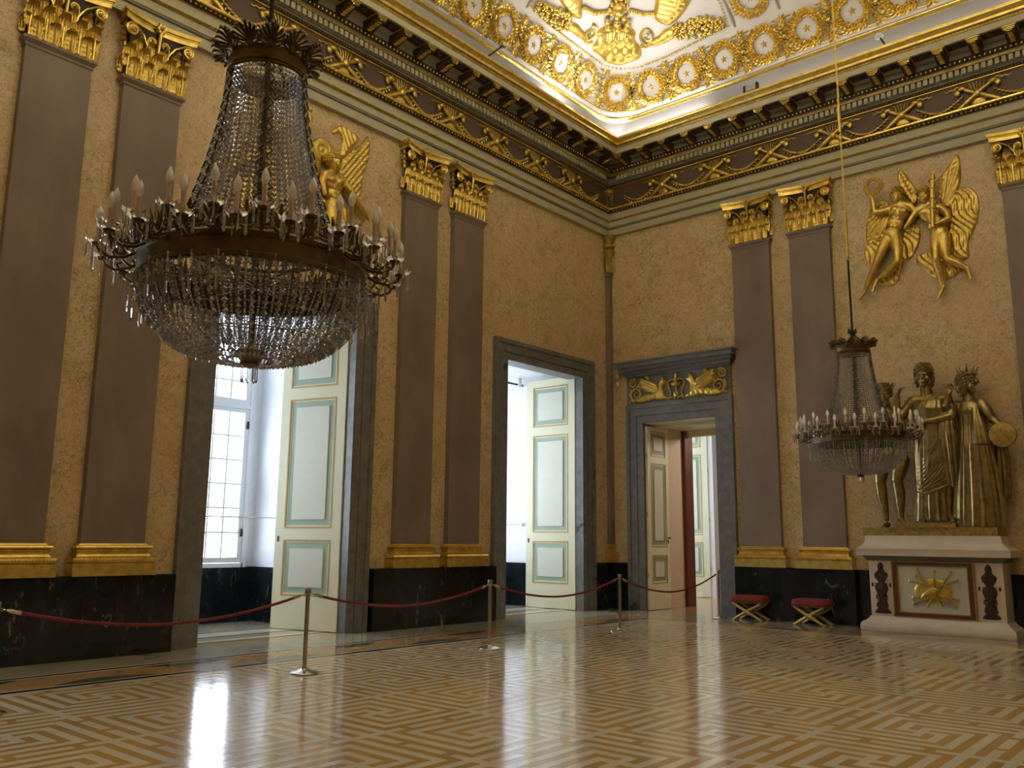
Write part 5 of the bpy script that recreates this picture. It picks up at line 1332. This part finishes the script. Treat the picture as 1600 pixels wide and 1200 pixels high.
# overdoor relief: winged beasts, tripod, scrolls
R3 = thing('overdoor_relief', 'gilded griffins and scrolls on the grey frieze above the doorway in the end wall', 'relief', (xc, 0, 0))
z0 = 4.83
for s in (-1, 1):
    rp = lambda u, v, h: (u, -.062-h, v)
    def r3(name, poly, T, w, rip=None):
        B = mb('gilding'); relief(B, [(s*x, z) for x, z in poly], T, w, .02, rip, rp, 2); B.build(name, R3, smooth=75)
    r3('griffin_body', [(.20, 4.86), (.22, 4.95), (.32, 4.96), (.36, 5.12), (.33, 5.24), (.24, 5.26), (.26, 5.34), (.33, 5.40), (.36, 5.47), (.41, 5.40), (.48, 5.34), (.50, 5.2), (.56, 5.1), (.80, 5.06), (1.05, 5.0), (1.18, 4.90), (1.1, 4.84), (.8, 4.85), (.6, 4.9), (.45, 4.86)], .08, .1, lambda u, v: .008*sin(u*50+v*20))
    r3('griffin_wing', [(.44, 5.02), (.48, 5.22), (.62, 5.36), (.80, 5.42), (1.02, 5.49), (.98, 5.38), (1.03, 5.34), (.95, 5.27), (1.0, 5.2), (.9, 5.14), (.74, 5.04)], .09, .08, lambda u, v: .014*sin((v-abs(u)*.5)*90))
    B = mb('gilding')
    for cx, cz, rr, st, dd in ((1.08, 5.07, .17, -1.2, 1), (1.17, 5.34, .12, .8, -1), (.97, 5.22, .05, 0, 1), (.78, 5.42, .05, 1, 1)):
        B.tube([(s*(cx+dd*rr*(1-.8*t/22)*cos(st+2*pi*1.5*t/22)), -.09, cz+rr*(1-.8*t/22)*sin(st+2*pi*1.5*t/22)) for t in range(23)], [.032*(1-.5*t/22) for t in range(23)], 6)
    B.tube([(s*1.0, -.08, 4.87), (s*1.2, -.09, 4.93), (s*1.27, -.09, 5.08), (s*1.24, -.09, 5.2)], .026, 6)
    B.tube([(s*.78, -.08, 5.42), (s*.9, -.09, 5.36), (s*1.02, -.09, 5.3), (s*1.1, -.09, 5.2)], .018, 6)
    for k in range(6): B.blob((s*(1.28-.05*k), -.08, 4.90+.03*(k % 2)), (.03, .02, .03), 6, 4)
    B.build('scroll', R3)
    B = mb('gilding')
    B.tube([(s*.19, -.09, 4.86), (s*.14, -.09, 5.0), (s*.19, -.1, 5.14), (s*.23, -.09, 5.26)], [.022, .018, .018, .024], 6)
    B.tube([(s*.03, -.09, 4.87), (s*.11, -.10, 4.91), (s*.19, -.09, 4.88)], .022, 6); B.build('tripod_leg', R3)
B = mb('gilding'); B.lathe([(.03, 0), (.09, .02), (.12, .07), (.10, .10), (.04, .11), (.02, .13)], 14, (0, -.11, 5.14)); B.blob((0, -.10, 5.36), (.045, .04, .11), 8, 6)
B.blob((0, -.1, 4.98), (.07, .05, .09), 8, 5); B.tube([(0, -.1, 5.02), (0, -.1, 5.16)], .02, 6); B.tube([(-.22, -.09, 5.28), (-.1, -.1, 5.33), (0, -.1, 5.28), (.1, -.1, 5.33), (.22, -.09, 5.28)], .018, 6); B.build('tripod_bowl', R3)
# little white bracket stub beside the cornice end of the overdoor
r = thing('wall_sensor', 'small white detector on the wall left of the overdoor cornice', 'detector', (.30, 0, 5.48))
B = mb('window_paint'); B.box(-.05, .03, -.09, .0, .05, .13); B.build('upper_box', r, smooth=0); B = mb('window_paint'); B.lathe([(.02, -.16), (.045, -.13), (.045, -.06), (.02, -.03)], 12, (.0, -.06, 0)); B.build('lower_cap', r)
# ------------------------------------------------------------------ rope barrier
PX = 3.15; PYS = (-14.60, -11.13, -7.82, -4.35, -.61)
posts = ['steel stanchion at the left edge of the photo, mostly cut off', 'steel stanchion in front of the open doorway below the large chandelier', 'steel stanchion standing before the black dado left of the middle doorway',
         'steel stanchion nearest the room corner, in the middle of the photo', 'steel stanchion farthest away at the doorway with the gilded overdoor']
sm_ = mb('steel'); sm_.lathe([(.17, .003), (.17, .012), (.165, .018), (.10, .035), (.045, .05), (.035, .06), (.0, .06)], 36, cap=False); sm_.lathe([(.17, .003), (.001, .003)], 36, cap=False); base_m = sm_.mesh('base', 30)
sm_ = mb('steel_brass'); sm_.lathe([(.0255, .05), (.0255, .93)], 20); pole_m = sm_.mesh('pole', 30)
sm_ = mb('steel_brass'); sm_.lathe([(.026, .925), (.034, .935), (.036, .985), (.033, 1.0), (.0, 1.0)], 20, cap=False); head_m = sm_.mesh('post_cap', 30)
ring_m = []
for s in (-1, 1): sm_ = mb('steel'); sm_.tube([(0, s*.03, .935), (0, s*.055, .94), (.0, s*.058, .925), (0, s*.035, .915)], .006, 6); ring_m.append(sm_.mesh('hook_ring', 60))
for y, lb in zip(PYS, posts):
    t = thing('stanchion', lb, 'stanchion', (PX, y, 0), 0, 'rope barrier posts')
    link('base', base_m, t); link('pole', pole_m, t); link('post_cap', head_m, t); [link('hook_ring', q, t) for q in ring_m]
ropes = ['dark red barrier rope sagging from the left edge of the photo', 'dark red barrier rope sagging past the doorway jamb and black dado below the large chandelier',
         'dark red barrier rope sagging in front of the middle open door leaf', 'dark red barrier rope nearest the room corner, sagging before the ochre door leaf']
for i, lb in enumerate(ropes):
    ya, yb = PYS[i]+.065, PYS[i+1]-.065; lo = (.69, .71, .685, .62)[i]; n = 28
    pts = [(PX, ya+(yb-ya)*k/n, lo+(.925-lo)*abs(2*k/n-1)**1.9) for k in range(n+1)]
    t = thing('barrier_rope', lb, 'rope', (0, 0, 0), 0, 'barrier ropes')
    B = mb('red_rope'); B.tube(pts[1:-1], .0165, 8); B.build('velvet_rope', t)
    for a, b in ((pts[0], pts[1]), (pts[-1], pts[-2])):
        B = mb('steel_brass'); a = Vector(a); b = Vector(b); B.tube([a+(b-a)*.25, a+(b-a)*.5, a+(b-a)*1.25], [.010, .020, .020], 8); B.tube([a, a+(b-a)*.3], .006, 6); B.build('snap_end', t)
# ------------------------------------------------------------------ cross-legged stools
def stool(name, label, loc, rz):
    t = thing(name, label, 'stool', loc, rz, 'red velvet stools')
    w, d = .36, .22
    B = mb('red_velvet'); n = 20; rings = []
    for z, k in ((.365, .96), (.375, 1.0), (.42, 1.03), (.465, 1.0), (.49, .94), (.505, .8)):
        rings.append([((w*k)*max(-1, min(1, 1.25*cos(2*pi*j/28))), (d*k)*max(-1, min(1, 1.25*sin(2*pi*j/28))), z) for j in range(28)])
    B.loft(rings); B.build('cushion', t, smooth=50)
    B = mb('red_velvet')
    for q in range(18):
        for s in (-1, 1): B.octa((-w+.02+q*(2*w-.04)/17, s*(d+.004), .375), .012, .018)
    B.build('fringe', t)
    B = mb('old_gilding'); B.box(-w*.9, w*.9, -d*.9, d*.9, .352, .376); B.build('seat_frame', t, smooth=0)
    for sy in (-1, 1):
        for s in (-1, 1):
            B = mb('old_gilding'); pts = [(s*-.30, sy*.18, .352), (s*-.20, sy*.185, .29), (0, sy*(.19+s*.008), .185), (s*.20, sy*.185, .075), (s*.31, sy*.18, .005)]
            B.tube(pts, [.028, .032, .040, .032, .028], 8); B.blob((s*.31, sy*.18, .028), (.035, .03, .024), 8, 5); B.build('leg', t)
        B = mb('old_gilding'); B.blob((0, sy*.215, .185), (.04, .02, .04), 8, 5)
        for k in range(8): B.blob((.042*cos(k*pi/4), sy*.212, .185+.042*sin(k*pi/4)), (.016, .012, .016), 5, 3)
        B.build('rosette', t)
    B = mb('old_gilding'); B.tube([(0, -.19, .185), (0, .19, .185)], .018, 8); B.build('stretcher', t)
    return t
stool('velvet_stool', 'red velvet stool with gilded crossed legs beside the grey door frame', (3.80, -.50, 0), .04)
stool('velvet_stool', 'red velvet stool with gilded crossed legs nearer the white pedestal', (5.15, -.58, 0), -.06)
